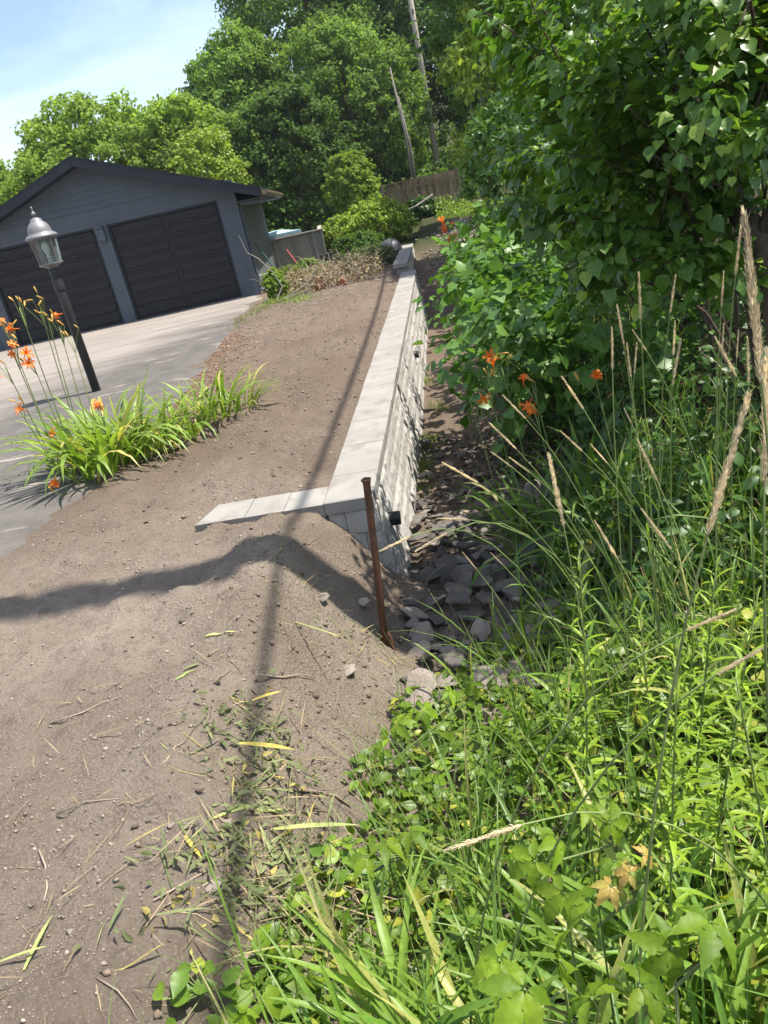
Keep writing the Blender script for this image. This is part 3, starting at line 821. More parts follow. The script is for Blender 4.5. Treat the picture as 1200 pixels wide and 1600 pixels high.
while cnt < 295 and tries < 14000:
    tries += 1
    u = rs.uniform(-1.45, 3.4); v = rs.uniform(0.10, 1.45)
    if u > 0.9 and rs.random() > np.interp(u, [0.9, 2.0, 3.4], [0.9, 0.25, 0.03]): continue
    if u < -0.7 and v < 0.18 + 0.0*u: continue
    s = 0.055 + 0.085 * rs.random() ** 1.4
    if u > 1.8: s *= 0.7
    if u < -0.9 and rs.random() < 0.35: s = rs.uniform(0.10, 0.15)
    if any((u-a)**2 + (v-b)**2 < (0.44*(s+c))**2 for a, b, c in placed): 
        continue
    placed.append((u, v, s))
    x, y = fromUV(u, v); zz = Ts(x, y)
    pale = (u < -0.4 and rs.random() < 0.22) or rs.random() < 0.05
    me = SP[rs.integers(4)] if pale else SM[rs.integers(12)]
    Mx = Matrix.Translation((x, y, zz + s*0.22 + 0.07*rs.random())) @ Matrix.Rotation(rs.uniform(0, 6.28), 4, 'Z') @ Matrix.Rotation(rs.normal()*0.28, 4, 'X') @ Matrix.Rotation(rs.normal()*0.28, 4, 'Y') @ Matrix.Scale(s, 4)
    place('stone', me, bed, Mx); cnt += 1
# second, smaller layer wedged between
V_, F_ = [], []
def clods(pos, size, r, squash=0.7):
    n = len(pos)
    oct_ = np.array([(1,0,0),(-1,0,0),(0,1,0),(0,-1,0),(0,0,1),(0,0,-1)], float)
    tf = np.array([(0,2,4),(2,1,4),(1,3,4),(3,0,4),(2,0,5),(1,2,5),(3,1,5),(0,3,5)])
    off = oct_[None] * r.uniform(0.6, 1.25, (n, 6, 1)) + r.normal(0, 0.18, (n, 6, 3))
    a = r.uniform(0, 6.28, n); c, s = np.cos(a), np.sin(a)
    ox = off[:,:,0]*c[:,None] - off[:,:,1]*s[:,None]; oy = off[:,:,0]*s[:,None] + off[:,:,1]*c[:,None]
    off = np.stack([ox, oy*0.8, off[:,:,2]*squash], 2)
    V = pos[:, None, :] + off * size[:, None, None]
    return V.reshape(-1, 3), (tf[None] + (np.arange(n)*6)[:, None, None]).reshape(-1, 3)
n = 2600
u = rs.uniform(-1.9, 3.6, n); v = rs.uniform(0.06, 1.5, n); x, y = fromUV(u, v)
size = 0.008 + 0.022*rs.random(n)**2
V, F = clods(np.stack([x, y, T(x, y) + size*0.4], 1), size, rs)
o = obj_np('rubble', V, F, M['stone'], bed); o['kind'] = 'stuff'

# ------------------------------------------------------------------ loose soil: crumbs, chips
rs = np.random.default_rng(21)
def soil_points(n, r):
    # denser near the camera, over the bed and the bank
    yy = 0.8 + 16.5 * r.random(n) ** 2.0
    xx = r.uniform(-2.6, 1.6, n)
    u, v = UV(xx, yy)
    ok = np.where(u > -0.1, (v < -0.34), v < 0.35) & ((xx > driveR(yy) - 0.05 - 0.5*r.random(n)**4) | (yy < 4.5))
    ok &= (xx > -0.75*yy - 0.6)
    dens = 0.12 + 1.5*np.clip(0.42 + 1.3*fbm(xx, yy, 1.9, 4, 41), 0, 1)**1.6
    ok &= r.random(n) < dens
    return xx[ok], yy[ok]
x, y = soil_points(180000, rs)
size = (0.0014 + 0.009 * rs.random(len(x)) ** 16 + 0.0032 * rs.random(len(x)) ** 2) * (0.75 + 0.09*y)
V, F = clods(np.stack([x, y, T(x, y) + size*0.25], 1), size, rs)
o = obj_np('soil_crumbs', V, F, M['clod']); tag(o, 'loose crumbs and small clods of brown soil over the bed', 'soil', kind='stuff')
# bigger clods: broken lumps on the bank and in the freshly turned bed
n = 2600
uu = np.concatenate([rs.normal(-1.6, 0.9, 900), rs.uniform(0.0, 11.5, n-900)]); vv = np.concatenate([rs.normal(-0.12, 0.28, 900), -0.36 - 2.2*rs.random(n-900)**1.2])
x, y = fromUV(uu, vv)
k = (x > driveR(y) + 0.05) & (y > 1.0) & (vv < 0.45) & ((uu < -0.15) | (vv < -0.36)); x, y = x[k], y[k]
size = 0.004 + 0.016*rs.random(len(x))**3.5
V, F = clods(np.stack([x, y, T(x, y) + size*0.3], 1), size, rs)
o = obj_np('soil_clods', V, F, M['darkclod']); tag(o, 'broken brown soil lumps on the bank and turned bed', 'soil', kind='stuff')
# reddish bark chips along the driveway edge
n = 1700
yy = rs.uniform(6.8, 12.5, n); xx = driveR(yy) + np.abs(rs.normal(0.0, 0.30, n)) + 0.02
size = 0.008 + 0.014*rs.random(n)
V, F = clods(np.stack([xx, yy, T(xx, yy) + size*0.3], 1), size, rs, 0.4)
o = obj_np('bark_chips', V, F, M['chip']); tag(o, 'reddish bark chips spilled along the driveway edge', 'bark chips', kind='stuff')
# a few larger loose rocks
for (px, py, s, lab) in ((356, 1291, 0.030, 'grey flat rock on the bank edge beside the cable shadow'),
                         (382, 1300, 0.020, 'small pale rock next to the grey flat rock on the bank'),
                         (335, 1390, 0.036, 'brown rock half buried in cut stems'),
                         (548, 1052, 0.062, 'flat brown slab bedded in the soil below the rusty pipe'),
                         (268, 1290, 0.022, 'small tan rock on the bare soil'),
                         (505, 935, 0.05, 'rounded brown rock in the shade by the rusty pipe'),
                         (568, 942, 0.05, 'grey rock in the shade just behind the rusty pipe'),
                         (110, 1455, 0.018, 'little grey rock low on the bare soil'),
                         (165, 1170, 0.014, 'smallest pale rock on the open soil')):
    p = atz(px, py, 0); 
    for _ in range(6): p = atz(px, py, Ts(p[0], p[1]))
    o = bpy.data.objects.new('rock', SP[len(lab) % 4] if 'pale' in lab or 'tan' in lab else stone_mesh(len(lab), M['palestone'], 0.55))
    link(o); o.matrix_world = Matrix.Translation(p + np.array([0, 0, s*0.12])) @ Matrix.Rotation(len(lab), 4, 'Z') @ Matrix.Scale(s, 4)
    tag(o, lab, 'rock', 'loose rocks on the soil')

def onground(px, py):
    p = atz(px, py, 0)
    for _ in range(10): p = atz(px, py, Ts(p[0], p[1]))
    return p

# ------------------------------------------------------------------ rusty pipe
pb = onground(602, 1004); ptop = at(572, 748, pb[1] + 0.03)
RP = thing('rusty_pipe', 'leaning rusty steel pipe with a split flared top', 'pipe', pb)
dirp = nrm((ptop - pb)[None])[0]
prof = [pb - dirp*0.12, pb + (ptop-pb)*0.33, pb + (ptop-pb)*0.66, ptop - dirp*0.03, ptop - dirp*0.012, ptop]
q = MB().tube(prof, [0.0195, 0.0190, 0.0185, 0.0185, 0.0215, 0.0255], 20, caps=False)
o = q.build('pipe_body', M['rust'], RP, smooth=True)
md = o.modifiers.new('solid', 'SOLIDIFY'); md.thickness = 0.005; md.offset = -1
bm = bmesh.new(); bm.from_mesh(o.data)   # split in the rim
bm.verts.ensure_lookup_table()
top = [v for v in bm.verts if v.index >= 100]
for k in (3, 4): top[k].co -= Vector(dirp)*0.018
bm.to_mesh(o.data); bm.free()
sb = onground(614, 1012)
q = MB().tube([sb - np.array([0,0,.06]), sb + np.array([0.0,0,.03]), sb + np.array([-.004,0,.075]), sb + np.array([-.014,0,.095]), sb+np.array([-.028,0,.098])], [0.013,0.013,0.012,0.012,0.011], 10)
o = q.build('rusty_stub', M['rust'], None, smooth=True); tag(o, 'short bent rusty stub at the foot of the leaning pipe', 'pipe stub')

# ------------------------------------------------------------------ lamp post
lb = np.array([-3.28, 10.06, 0.0])
LP = thing('lamp_post', 'black garden lamp post with grey domed lantern among the daylilies', 'lamp post', lb)
cx_, cy_ = lb[0], lb[1]
q = MB().lathe([(0.055, -0.1), (0.055, 1.42), (0.050, 1.44)], lb, 18); q.build('post', M['lamppost'], LP, smooth=True)
q = MB().lathe([(0.058, 1.28), (0.064, 1.30), (0.064, 1.40), (0.056, 1.47), (0.062, 1.49), (0.062, 1.53), (0.045, 1.56)], lb, 18); q.build('collar', M['lamppost'], LP, smooth=True)
q = MB().lathe([(0.035, 1.53), (0.05, 1.56), (0.09, 1.585), (0.135, 1.60), (0.150, 1.612), (0.150, 1.625)], lb, 6); q.build('lantern_base', M['pewter'], LP)
z0, z1 = 1.625, 1.915
def hexpt(k, r): a = math.radians(60*k + 22); return (cx_ + r*math.cos(a), cy_ + r*math.sin(a))
for k in range(6):
    (x0, y0), (x1, y1) = hexpt(k, 0.128), hexpt(k+1, 0.128)
    (x2, y2), (x3, y3) = hexpt(k+1, 0.158), hexpt(k, 0.158)
    MB().add([(x0, y0, z0), (x1, y1, z0), (x2, y2, z1), (x3, y3, z1)], [(0, 1, 2, 3)]).build('glass_pane', M['glass'], LP)
    MB().tube([(x0, y0, z0), (x3, y3, z1)], 0.0065, 5).build('glazing_bar', M['pewter'], LP)
q = MB().lathe([(0.150, 1.905), (0.187, 1.915), (0.190, 1.930), (0.165, 1.955), (0.140, 1.965), (0.138, 1.985), (0.128, 2.03), (0.105, 2.07), (0.075, 2.098), (0.068, 2.105), (0.064, 2.125), (0.04, 2.14), (0.014, 2.15)], lb, 18)
q.build('roof_cap', M['pewter'], LP, smooth=True)
q = MB().lathe([(0.010, 2.14), (0.012, 2.17), (0.030, 2.18), (0.026, 2.195), (0.010, 2.215), (0.006, 2.235), (0.012, 2.245), (0.011, 2.258), (0.003, 2.272)], lb, 12); q.build('finial', M['pewter'], LP, smooth=True)
q = MB().lathe([(0.022, 1.62), (0.022, 1.70), (0.014, 1.71), (0.03, 1.75), (0.042, 1.79), (0.040, 1.83), (0.02, 1.87)], lb, 14); q.build('light_bulb', M['bulb'], LP, smooth=True)
q = MB().lathe([(0.016, 1.50), (0.016, 1.66), (0.028, 1.68)], lb, 10); q.build('bulb_socket', M['lamppost'], LP)

# ------------------------------------------------------------------ utility poles and overhead cables
def utility_pole(loc, h, lab, r0=0.15, arm=False):
    t = thing('utility_pole', lab, 'utility pole', loc, 'utility poles')
    MB().tube([np.array(loc)+(0,0,-0.3), np.array(loc)+(0,0,h*0.5), np.array(loc)+(0,0,h)], [r0, r0*0.87, r0*0.74], 14).build('pole', M['polewood'], t, smooth=True)
    for zz in (h*0.62, h*0.86):
        MB().box(loc[0]-0.03, loc[0]+0.03, loc[1]-r0-0.06, loc[1]-r0*0.7, loc[2]+zz-0.10, loc[2]+zz+0.10).build('cable_bracket', M['black'], t)
    if arm:
        MB().box(loc[0]-0.9, loc[0]+0.9, loc[1]-r0-0.05, loc[1]-r0*0.6, loc[2]+h-0.45, loc[2]+h-0.33).build('cross_arm', M['polewood'], t)
    return t
near = np.array([2.62, 3.36, Ts(2.62, 3.36)])
far = np.array([6.43, 42.0, 1.0])
utility_pole(near, 12.6, 'thick brown utility pole standing among the lilacs beside the ditch', 0.185)
utility_pole(far, 12.5, 'tall pale utility pole rising behind the wooden fence', 0.15)
def sag(a, b, s, n=28):
    return [tuple(a + (b-a)*t + np.array([0, 0, -4*s*t*(1-t)])) for t in np.linspace(0, 1, n)]
back = np.array([2.0, -28.0, 7.6])
c1 = np.array([near[0], near[1], 7.25]); c2 = np.array([far[0], far[1], 8.4])
o = MB().tube(sag(c1, c2, 1.5), 0.024, 6).build('overhead_cable', M['cable']); tag(o, 'black bundled cable strung between the two utility poles', 'cable', 'overhead cables')
o = MB().tube(sag(back, c1, 0.15), 0.024, 6).build('overhead_cable', M['cable']); tag(o, 'black bundled cable running from the near utility pole over the road', 'cable', 'overhead cables')
o = MB().tube(sag(np.array([far[0], far[1], 6.6]), np.array([14.0, 36.0, 7.0]), 0.3), 0.013, 5).build('overhead_wire', M['cable']); tag(o, 'thin wire leaving the tall pole behind the lilac', 'wire', 'overhead cables')
# old leaning poles among the trees
for (a, b, r, lab) in (((609, 105), (640, 262), 0.065, 'grey weathered dead trunk with a snapped top left of the tall pole'),
                       ((622, 150), (645, 268), 0.06, 'shorter grey dead trunk leaning beside the snapped one')):
    pa, pb_ = at(*a, 38.0), at(*b, 38.0)
    pb_[2] = Ts(pb_[0], 38.0) - 0.1
    t = thing('dead_tree', lab, 'dead tree', pb_, 'dead trunks')
    mid = (pa+pb_)/2 + np.array([0.12, 0, 0])
    MB().tube([pb_, mid, pa], [r, r*0.85, r*0.5], 8).build('trunk', M['greybark'], t, smooth=True)
    MB().tube([mid + (pa-mid)*0.6, mid + (pa-mid)*0.7 + np.array([0.35, 0.1, -0.15]), mid + (pa-mid)*0.2 + np.array([0.5, .1, 0])], [r*.3, r*.25, r*.15], 5).build('branch', M['greybark'], t)

# ------------------------------------------------------------------ fence, pool, oddments beyond the bed
FN = thing('wooden_fence', 'brown vertical board fence on the rise behind the shrubs', 'fence', at(640, 340, 33.0))
fa, fb = np.array([2.75, 33.0]), np.array([5.9, 33.4])
fl = np.linalg.norm(fb-fa); fd = (fb-fa)/fl
nb = 21
for k in range(nb):
    p = fa + fd*(0.10 + k*(fl-0.1)/nb); w_ = (fl/nb)*0.86
    off = 0.0 if k % 2 else 0.035
    z0 = Ts(p[0], p[1]) - 0.02
    MB().box(p[0], p[0]+w_, p[1]-0.02-off, p[1]+0.0-off, z0, 1.64 + 0.012*random.random()).build('fence_board', M['fencewood'], FN)
for k in (0, 1, 2):
    p = fa + fd*(fl*k/2.0 - 0.02)
    MB().box(p[0]-0.06, p[0]+0.05, p[1]-0.10, p[1]+0.02, Ts(p[0], p[1])-0.05, 1.72).build('post', M['fencewood'], FN)
for zz in (0.75, 1.35):
    MB().box(fa[0], fb[0], fa[1]+0.002, fa[1]+0.06, zz, zz+0.09).build('rail', M['fencewood'], FN)
MB().box(fa[0]-0.02, fb[0], fa[1]-0.10, fa[1]+0.03, 1.655, 1.69).build('cap_rail', M['fencewood'], FN)
a, b = at(650, 322, 31.0), at(676, 304, 31.5)
o = MB().tube([at(633, 330, 31.0), a, b], 0.035, 6).build('leaning_branch', M['greybark']); tag(o, 'bare pale branch leaning across the wooden fence', 'branch')

PL = thing('pool', 'above-ground pool with weathered grey plank wall and pale blue cover', 'pool', (-1.3, 27.5, 0.0))
px0, px1, pyf, pyb = -2.6, 0.0, 26.0, 29.6
k = 0
x = px0
while x < px1-0.02:
    MB().box(x, min(x+0.135, px1), pyf + (0.006 if k % 2 else 0), pyf+0.03, -0.15, 0.80).build('plank', M['greywood'], PL); x += 0.142; k += 1
y = pyf+0.04; k = 0
while y < pyb-0.02:
    MB().box(px1-0.03, px1 - (0.006 if k % 2 else 0), y, y+0.135, -0.15, 0.80).build('plank', M['greywood'], PL); y += 0.142; k += 1
MB().box(px0, px1+0.06, pyf-0.08, pyf+0.10, 0.805, 0.84).build('top_rail', M['greywood'], PL)
MB().box(px1-0.10, px1+0.06, pyf+0.103, pyb, 0.805, 0.838).build('top_rail', M['greywood'], PL)
for xx in (px1-0.03, px1-0.32, -0.95, -1.55, -2.1):
    MB().box(xx, xx+0.06, pyf-0.05, pyf-0.004, -0.15, 0.804).build('upright', M['greywood'], PL)
V = []; F = []
nxx, nyy = 12, 10
for j in range(nyy+1):
    for i in range(nxx+1):
        fx, fy = i/nxx, j/nyy
        V.append((px0+0.15+fx*1.75, pyf+0.35+fy*2.6, 0.86 + 0.16*math.sin(math.pi*fx)**0.6*math.sin(math.pi*fy)**0.5 + 0.02*math.sin(9*fx+5*fy)))
F = [(j*(nxx+1)+i, j*(nxx+1)+i+1, (j+1)*(nxx+1)+i+1, (j+1)*(nxx+1)+i) for j in range(nyy) for i in range(nxx)]
MB().add(V, F).build('pool_cover', M['cover'], PL, smooth=True)
MB().box(px0+0.1, px0+1.98, pyf+0.28, pyf+0.33, 0.842, 0.95).build('cover_edge', M['cover'], PL)

def stacked_block(x, y, z, lab, rot):
    q = MB()
    L, W, H = 0.40, 0.20, 0.19
    t = 0.035
    # hollow block: outer shell and web, standing with openings upward
    q.box(-L/2, L/2, -W/2, -W/2+t, 0, H).box(-L/2, L/2, W/2-t, W/2, 0, H)
    for xx in (-L/2, -t/2, L/2-t): q.box(xx, xx+t, -W/2+t, W/2-t, 0.002, H-0.002)
    o = q.build('concrete_block', M['blockgrey'], None, bevel=0.006); o.location = (x, y, z); o.rotation_euler = (0, 0, rot)
    tag(o, lab, 'concrete block', 'stacked concrete blocks'); return o
stacked_block(-1.36, 18.62, 0.0, 'lower grey concrete block at the garage corner', 0.15)
stacked_block(-1.42, 18.66, 0.192, 'upper grey concrete block stacked at the garage corner', 0.05)
o = MB().tube([(-1.10, 19.3, 0.0), (-1.60, 19.6, 1.05)], 0.018, 8).build('garden_stake', M['teal']); tag(o, 'dark teal pole leaning on the garage side wall', 'pole')
t = thing('garden_rake', 'red-handled garden tool leaning on the pool wall', 'garden tool', (-0.95, 25.2, 0.0))
MB().tube([(-0.95, 25.2, 0.02), (-1.2, 25.9, 0.45)], 0.016, 6).build('handle', M['red'], t)
MB().box(-1.10, -0.80, 25.15, 25.22, -0.02, 0.05).build('tool_head', M['black'], t)
# low dark edging behind the brush
o = MB().box(-0.2, 0.85, 23.0, 23.15, -0.05, 0.26).build('raised_bed_edge', M['black'], bevel=0.01); tag(o, 'low dark timber edge behind the brush pile', 'edging')
# dark ball
p = at(611, 391, 19.6)
bl = thing('grey_ball', 'dark grey plastic ball resting beside the far wall cap', 'ball', (p[0], p[1], p[2]-0.27))
bm = bmesh.new(); bmesh.ops.create_uvsphere(bm, u_segments=28, v_segments=18, radius=0.27)
for v in bm.verts:
    if v.co.z < -0.21: v.co.z = -0.21
    v.co *= 1 + 0.012*math.sin(6*v.co.x+9*v.co.z)
me = bpy.data.meshes.new('shell'); bm.to_mesh(me); bm.free(); me.materials.append(M['ball'])
for pl in me.polygons: pl.use_smooth = True
o = bpy.data.objects.new('shell', me); link(o, bl); o.location = (0, 0, 0.27)
MB().lathe([(0.275, 0.235), (0.279, 0.245), (0.279, 0.262), (0.275, 0.272)], (p[0], p[1], p[2]-0.25), 28).build('seam_band', M['ball'], bl, smooth=True)

# ------------------------------------------------------------------ brush pile
BR = thing('brush_pile', 'tangled pile of dry cut branches at the far end of the soil bed', 'brush pile', (-0.2, 16.7, 0.0))
rb = np.random.default_rng(5)
def wig(a, b, r, n=5, amp=0.06):
    return [a + (b-a)*t + (r.normal(size=3)*amp*(0 < t < 1)) for t in np.linspace(0, 1, n)]
for k in range(64):
    cx0 = rb.uniform(-0.95, 1.0); cy0 = 16.2 + rb.uniform(-0.2, 1.5)
    aa = rb.uniform(0, 6.28); L = rb.uniform(0.35, 1.1); el = rb.uniform(0.0, 0.9)
    a = np.array([cx0, cy0, rb.uniform(0.02, 0.22)]); b = a + L*np.array([math.cos(aa)*math.cos(el), math.sin(aa)*math.cos(el)*0.6, math.sin(el)*0.75])
    r0 = rb.uniform(0.004, 0.013)
    q = MB(); pth = wig(a, b, rb); q.tube(pth, list(np.linspace(r0, r0*0.4, 5)), 5)
    for _ in range(4):
        i = rb.integers(1, 4); s = pth[i]; e = s + rb.normal(size=3)*np.array([.18, .15, .14]) + np.array([0, 0, .08])
        q.tube([s, (s+e)/2 + rb.normal(size=3)*.03, e], [r0*.5, r0*.4, r0*.2], 4)
    q.build('branch', M['drybranch'], BR)
# long pale vine arching at the left
for pts in ([(-1.15, 15.9, 0.05), (-1.0, 16.0, 0.25), (-1.12, 16.1, 0.55), (-1.35, 16.3, 0.85), (-1.55, 16.4, 1.0), (-1.62, 16.4, 1.35)], [(-1.0, 15.8, 0.04), (-0.75, 15.8, 0.12), (-0.5, 15.9, 0.22), (-0.3, 16.0, 0.42)], [(-1.15, 15.6, .03), (-0.9, 15.7, .06), (-0.45, 15.9, .1)]):
    MB().tube(pts, list(np.linspace(0.018, 0.008, len(pts))), 6).build('branch', M['greybark'], BR)
n = 1500
pos = np.stack([rb.uniform(-1.0, 1.1, n), 16.1 + rb.uniform(0, 1.7, n), 0.03 + 0.42*rb.random(n)**1.4], 1)
V, F = scatter(*OVATE, pos, rdir(n, rb), rdir(n, rb), rb.uniform(0.03, 0.08, n))
o = obj_np('dead_leaves', V, F, M['straw'], BR); o['kind'] = 'stuff'
for (x_, y_, lab, s) in ((-0.35, 16.2, 'tilted terracotta pot lying in the brush pile', 0.11), (0.1, 15.95, 'terracotta pot half hidden at the front of the brush pile', 0.09)):
    o = MB().lathe([(s*.6, 0), (s*.9, s*1.4), (s*1.02, s*1.4), (s*1.02, s*1.7), (s*.88, s*1.7), (s*.8, s*1.3), (s*.5, s*.1)], (0, 0, 0), 16).build('flower_pot', M['terracotta'], None, smooth=True)
    o.location = (x_, y_ + 0.25, 0.02); o.rotation_euler = (1.1, 0.5, s*20); tag(o, lab, 'flower pot', 'terracotta pots')

# ------------------------------------------------------------------ trees and shrubs
def crown(c, R, ncl, nleaf, size, seed, flat=0.75, shell=0.55, tmpl=QUAD, up=0.55, clr=0.20):
    r = np.random.default_rng(seed)
    if tmpl is QUAD and nleaf > 5000:
        ncl = int(ncl*4.0); clr = clr*0.60; nleaf = int(nleaf*1.35); size = size*0.87
    c = np.array(c, float); R = np.array(R, float)
    d = rdir(ncl, r); d[:, 2] = np.where(d[:, 2] < -0.75, -d[:, 2], d[:, 2])
    lob = 1 + 0.32*(fbm(d[:, 0]*2+seed, d[:, 1]*2+d[:, 2]*1.7, 1.3, 2, seed))
    rad = (shell + (1-shell)*r.random(ncl)**0.6) * lob
    cen = c + d*R*rad[:, None]
    cr_ = clr * R.mean() * r.uniform(0.6, 1.35, ncl)
    k = r.integers(0, ncl, nleaf)
    dd = rdir(nleaf, r); rr_ = r.random(nleaf)**0.45
    pos = cen[k] + dd * (cr_[k]*rr_)[:, None] * np.array([1, 1, flat])
    nn = nrm(0.75*dd + 0.5*d[k] + np.array([0, 0, up]) + 0.55*rdir(nleaf, r))
    ax = rdir(nleaf, r); ax[:, 2] -= 0.3
    V, F = scatter(*tmpl, pos, ax, nn, size*r.uniform(0.6, 1.3, nleaf))
    return V, F, cen

def tree(name, label, cat, x, y, z1, R, mat, nleaf, size, seed, zc=None, ncl=110, group=None, trunk_r=0.2, bark='bark', tmpl=QUAD, clr=0.20, limbs=7, shell=0.55, up=0.55):
    z0 = Ts(x, y)
    Rz = R[2]; zc = z1 - Rz if zc is None else zc
    t = thing(name, label, cat, (x, y, z0), group)
    V, F, cen = crown((x, y, zc), R, ncl, nleaf, size, seed, tmpl=tmpl, clr=clr, shell=shell, up=up)
    V[:, 2] = np.maximum(V[:, 2], z0 + 0.01)
    o = obj_np('crown', V, F, M[mat], t)
    q = MB(); top = np.array([x, y, zc + Rz*0.35])
    q.tube([(x, y, z0-0.2), (x+0.1*trunk_r, y, (z0+top[2])/2), tuple(top)], [trunk_r, trunk_r*0.7, trunk_r*0.25], 8)
    r = np.random.default_rng(seed+1)
    for i in r.integers(0, len(cen), limbs):
        s = np.array([x, y, z0 + (top[2]-z0)*r.uniform(0.3, 0.85)])
        e = cen[i]; q.tube([s, (s+e)/2 + np.array([0, 0, 0.08*np.linalg.norm(e-s)]), e], [trunk_r*0.38, trunk_r*0.25, trunk_r*0.08], 5)
    q.build('trunk', M[bark], t, smooth=True)
    return t
G1 = 'broadleaf trees beyond the garage'; G2 = 'wood behind the fence and poles'; G3 = 'shrubs at the far end of the bed'
# behind the garage, sunny yellow-green
tree('tree', 'sunlit yellow-green tree, roundest one above the garage ridge', 'tree', -8.9, 38, 7.7, (4.2, 3.6, 3.4), 'treelight', 28000, 0.20, 101, group=G1, zc=4.1)
tree('tree', 'sunlit yellow-green tree at the far left above the garage eave', 'tree', -13.6, 39, 5.6, (3.6, 3.2, 2.8), 'treelight', 17000, 0.20, 102, group=G1, zc=2.9)
tree('tree', 'yellow-green tree between the round tree and the tall dark wood', 'tree', -4.8, 37, 6.6, (2.8, 2.8, 2.9), 'treelight', 16000, 0.20, 103, group=G1, zc=3.7)
tree('tree', 'small golden-green tree peeping over the garage roof slope', 'tree', -3.6, 31.5, 4.6, (1.4, 1.3, 1.7), 'shrublight', 6000, 0.14, 104, group=G1, zc=3.1, trunk_r=0.1)
# tall wood, left edge against the sky
tree('tree', 'tall full green tree, leftmost of the dark wood against the sky', 'tree', -2.9, 47, 9.8, (3.3, 3.4, 4.2), 'treemid', 26000, 0.22, 105, group=G2, zc=5.6)
tree('tree', 'tallest rounded green tree in the middle of the wood', 'tree', 1.9, 48, 17.5, (5.0, 4.5, 8.2), 'treemid', 44000, 0.22, 106, group=G2, zc=9.8, trunk_r=0.35, ncl=150)
tree('tree', 'broad mid-green tree in front of the tallest tree', 'tree', 2.6, 41, 8.6, (3.6, 3, 4.2), 'treemid', 26000, 0.19, 107, group=G2, zc=4.9)
tree('tree', 'dark shaded tree with foliage to the ground behind the pool', 'tree', -0.6, 36, 6.0, (3.0, 2.2, 3.4), 'treedark', 20000, 0.18, 108, group=G2, zc=3.0)
tree('tree', 'dark green tree right behind the garage side wall', 'tree', -2.2, 40, 8.6, (2.6, 2.2, 4.6), 'treemid', 18000, 0.19, 109, group=G2, zc=4.6)
tree('tree', 'green tree left of the snapped dead trunk', 'tree', 4.5, 44.5, 7.2, (2.4, 2.2, 3.6), 'treemid', 16000, 0.19, 110, group=G2, zc=4.2)
tree('tree', 'dark tall tree directly behind the tall pole', 'tree', 7.0, 50, 18.0, (4.2, 3.6, 8.6), 'treedark', 26000, 0.24, 111, group=G2, zc=9.5, trunk_r=0.3)
tree('tree', 'grey-green sparse tree with bare twigs right of the tall pole', 'tree', 10.6, 51, 15.5, (3.0, 3, 6.4), 'treegrey', 17000, 0.19, 112, group=G2, zc=9.2, trunk_r=0.28, bark='greybark', limbs=30)
tree('tree', 'dark tree far right behind the lilac crown', 'tree', 13.5, 40, 15.0, (4.2, 3.6, 7.4), 'treedark', 22000, 0.24, 113, group=G2, zc=7.6)
tree('tree', 'dark tree at the back between the two tallest ones', 'tree', 4.6, 56, 18.5, (4.6, 3, 8.6), 'treedark', 20000, 0.28, 114, group=G2, zc=9.8)
tree('tree', 'dark tree at the back beyond the leftmost tall tree', 'tree', -6.0, 55, 9.0, (3.6, 3, 3.8), 'treedark', 12000, 0.28, 115, group=G2, zc=5.0)
tree('tree', 'deep green tree behind the lilac beside the ditch path', 'tree', 6.2, 17.0, 9.0, (3.0, 3.4, 4.4), 'treedark', 26000, 0.15, 117, group='trees along the ditch path', zc=4.6, trunk_r=0.18)
tree('tree', 'deep green tree farther up the ditch path', 'tree', 7.4, 25.0, 10.5, (3.0, 3.4, 5.0), 'treedark', 22000, 0.17, 118, group='trees along the ditch path', zc=5.4, trunk_r=0.2)
# nearer small trees and shrubs
tree('small_tree', 'small light green tree left of the wooden fence', 'tree', 1.45, 30.5, 2.9, (0.95, 1.0, 1.3), 'treelight', 9000, 0.13, 120, zc=1.7, trunk_r=0.06)
tree('shrub', 'bright yellow-green shrub beside the dark ball', 'shrub', 1.75, 25.0, 1.25, (1.15, 1.0, 0.75), 'shrublight', 9000, 0.10, 121, group=G3, zc=0.6, trunk_r=0.04)
tree('shrub', 'yellow-green shrub right of the pool wall', 'shrub', 0.75, 26.8, 0.95, (0.95, 0.8, 0.6), 'shrublight', 6500, 0.10, 122, group=G3, zc=0.45, trunk_r=0.04)
tree('shrub', 'dark rounded shrub in front of the yellow-green ones', 'shrub', 0.9, 22.6, 0.55, (0.75, 0.7, 0.42), 'treedark', 5500, 0.075, 123, group=G3, zc=0.25, trunk_r=0.03)
tree('shrub', 'low grey-green shrub between brush pile and dark ball', 'shrub', 0.95, 18.6, 0.36, (0.62, 0.7, 0.32), 'treegrey', 5200, 0.06, 124, group=G3, zc=0.14, trunk_r=0.02)
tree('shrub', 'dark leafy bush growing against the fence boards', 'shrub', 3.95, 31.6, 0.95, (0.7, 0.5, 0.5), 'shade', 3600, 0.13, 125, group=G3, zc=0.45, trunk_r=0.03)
tree('shrub', 'fresh green sprout clump left of the brush pile', 'shrub', -1.15, 16.3, 0.55, (0.24, 0.24, 0.30), 'treelight', 1500, 0.07, 126, group=G3, zc=0.28, trunk_r=0.01, limbs=3)
tree('shrub', 'low green clump behind the left end of the brush pile', 'shrub', -0.55, 18.2, 0.4, (0.6, 0.5, 0.28), 'treemid', 2600, 0.07, 127, group=G3, zc=0.18, trunk_r=0.01, limbs=3)
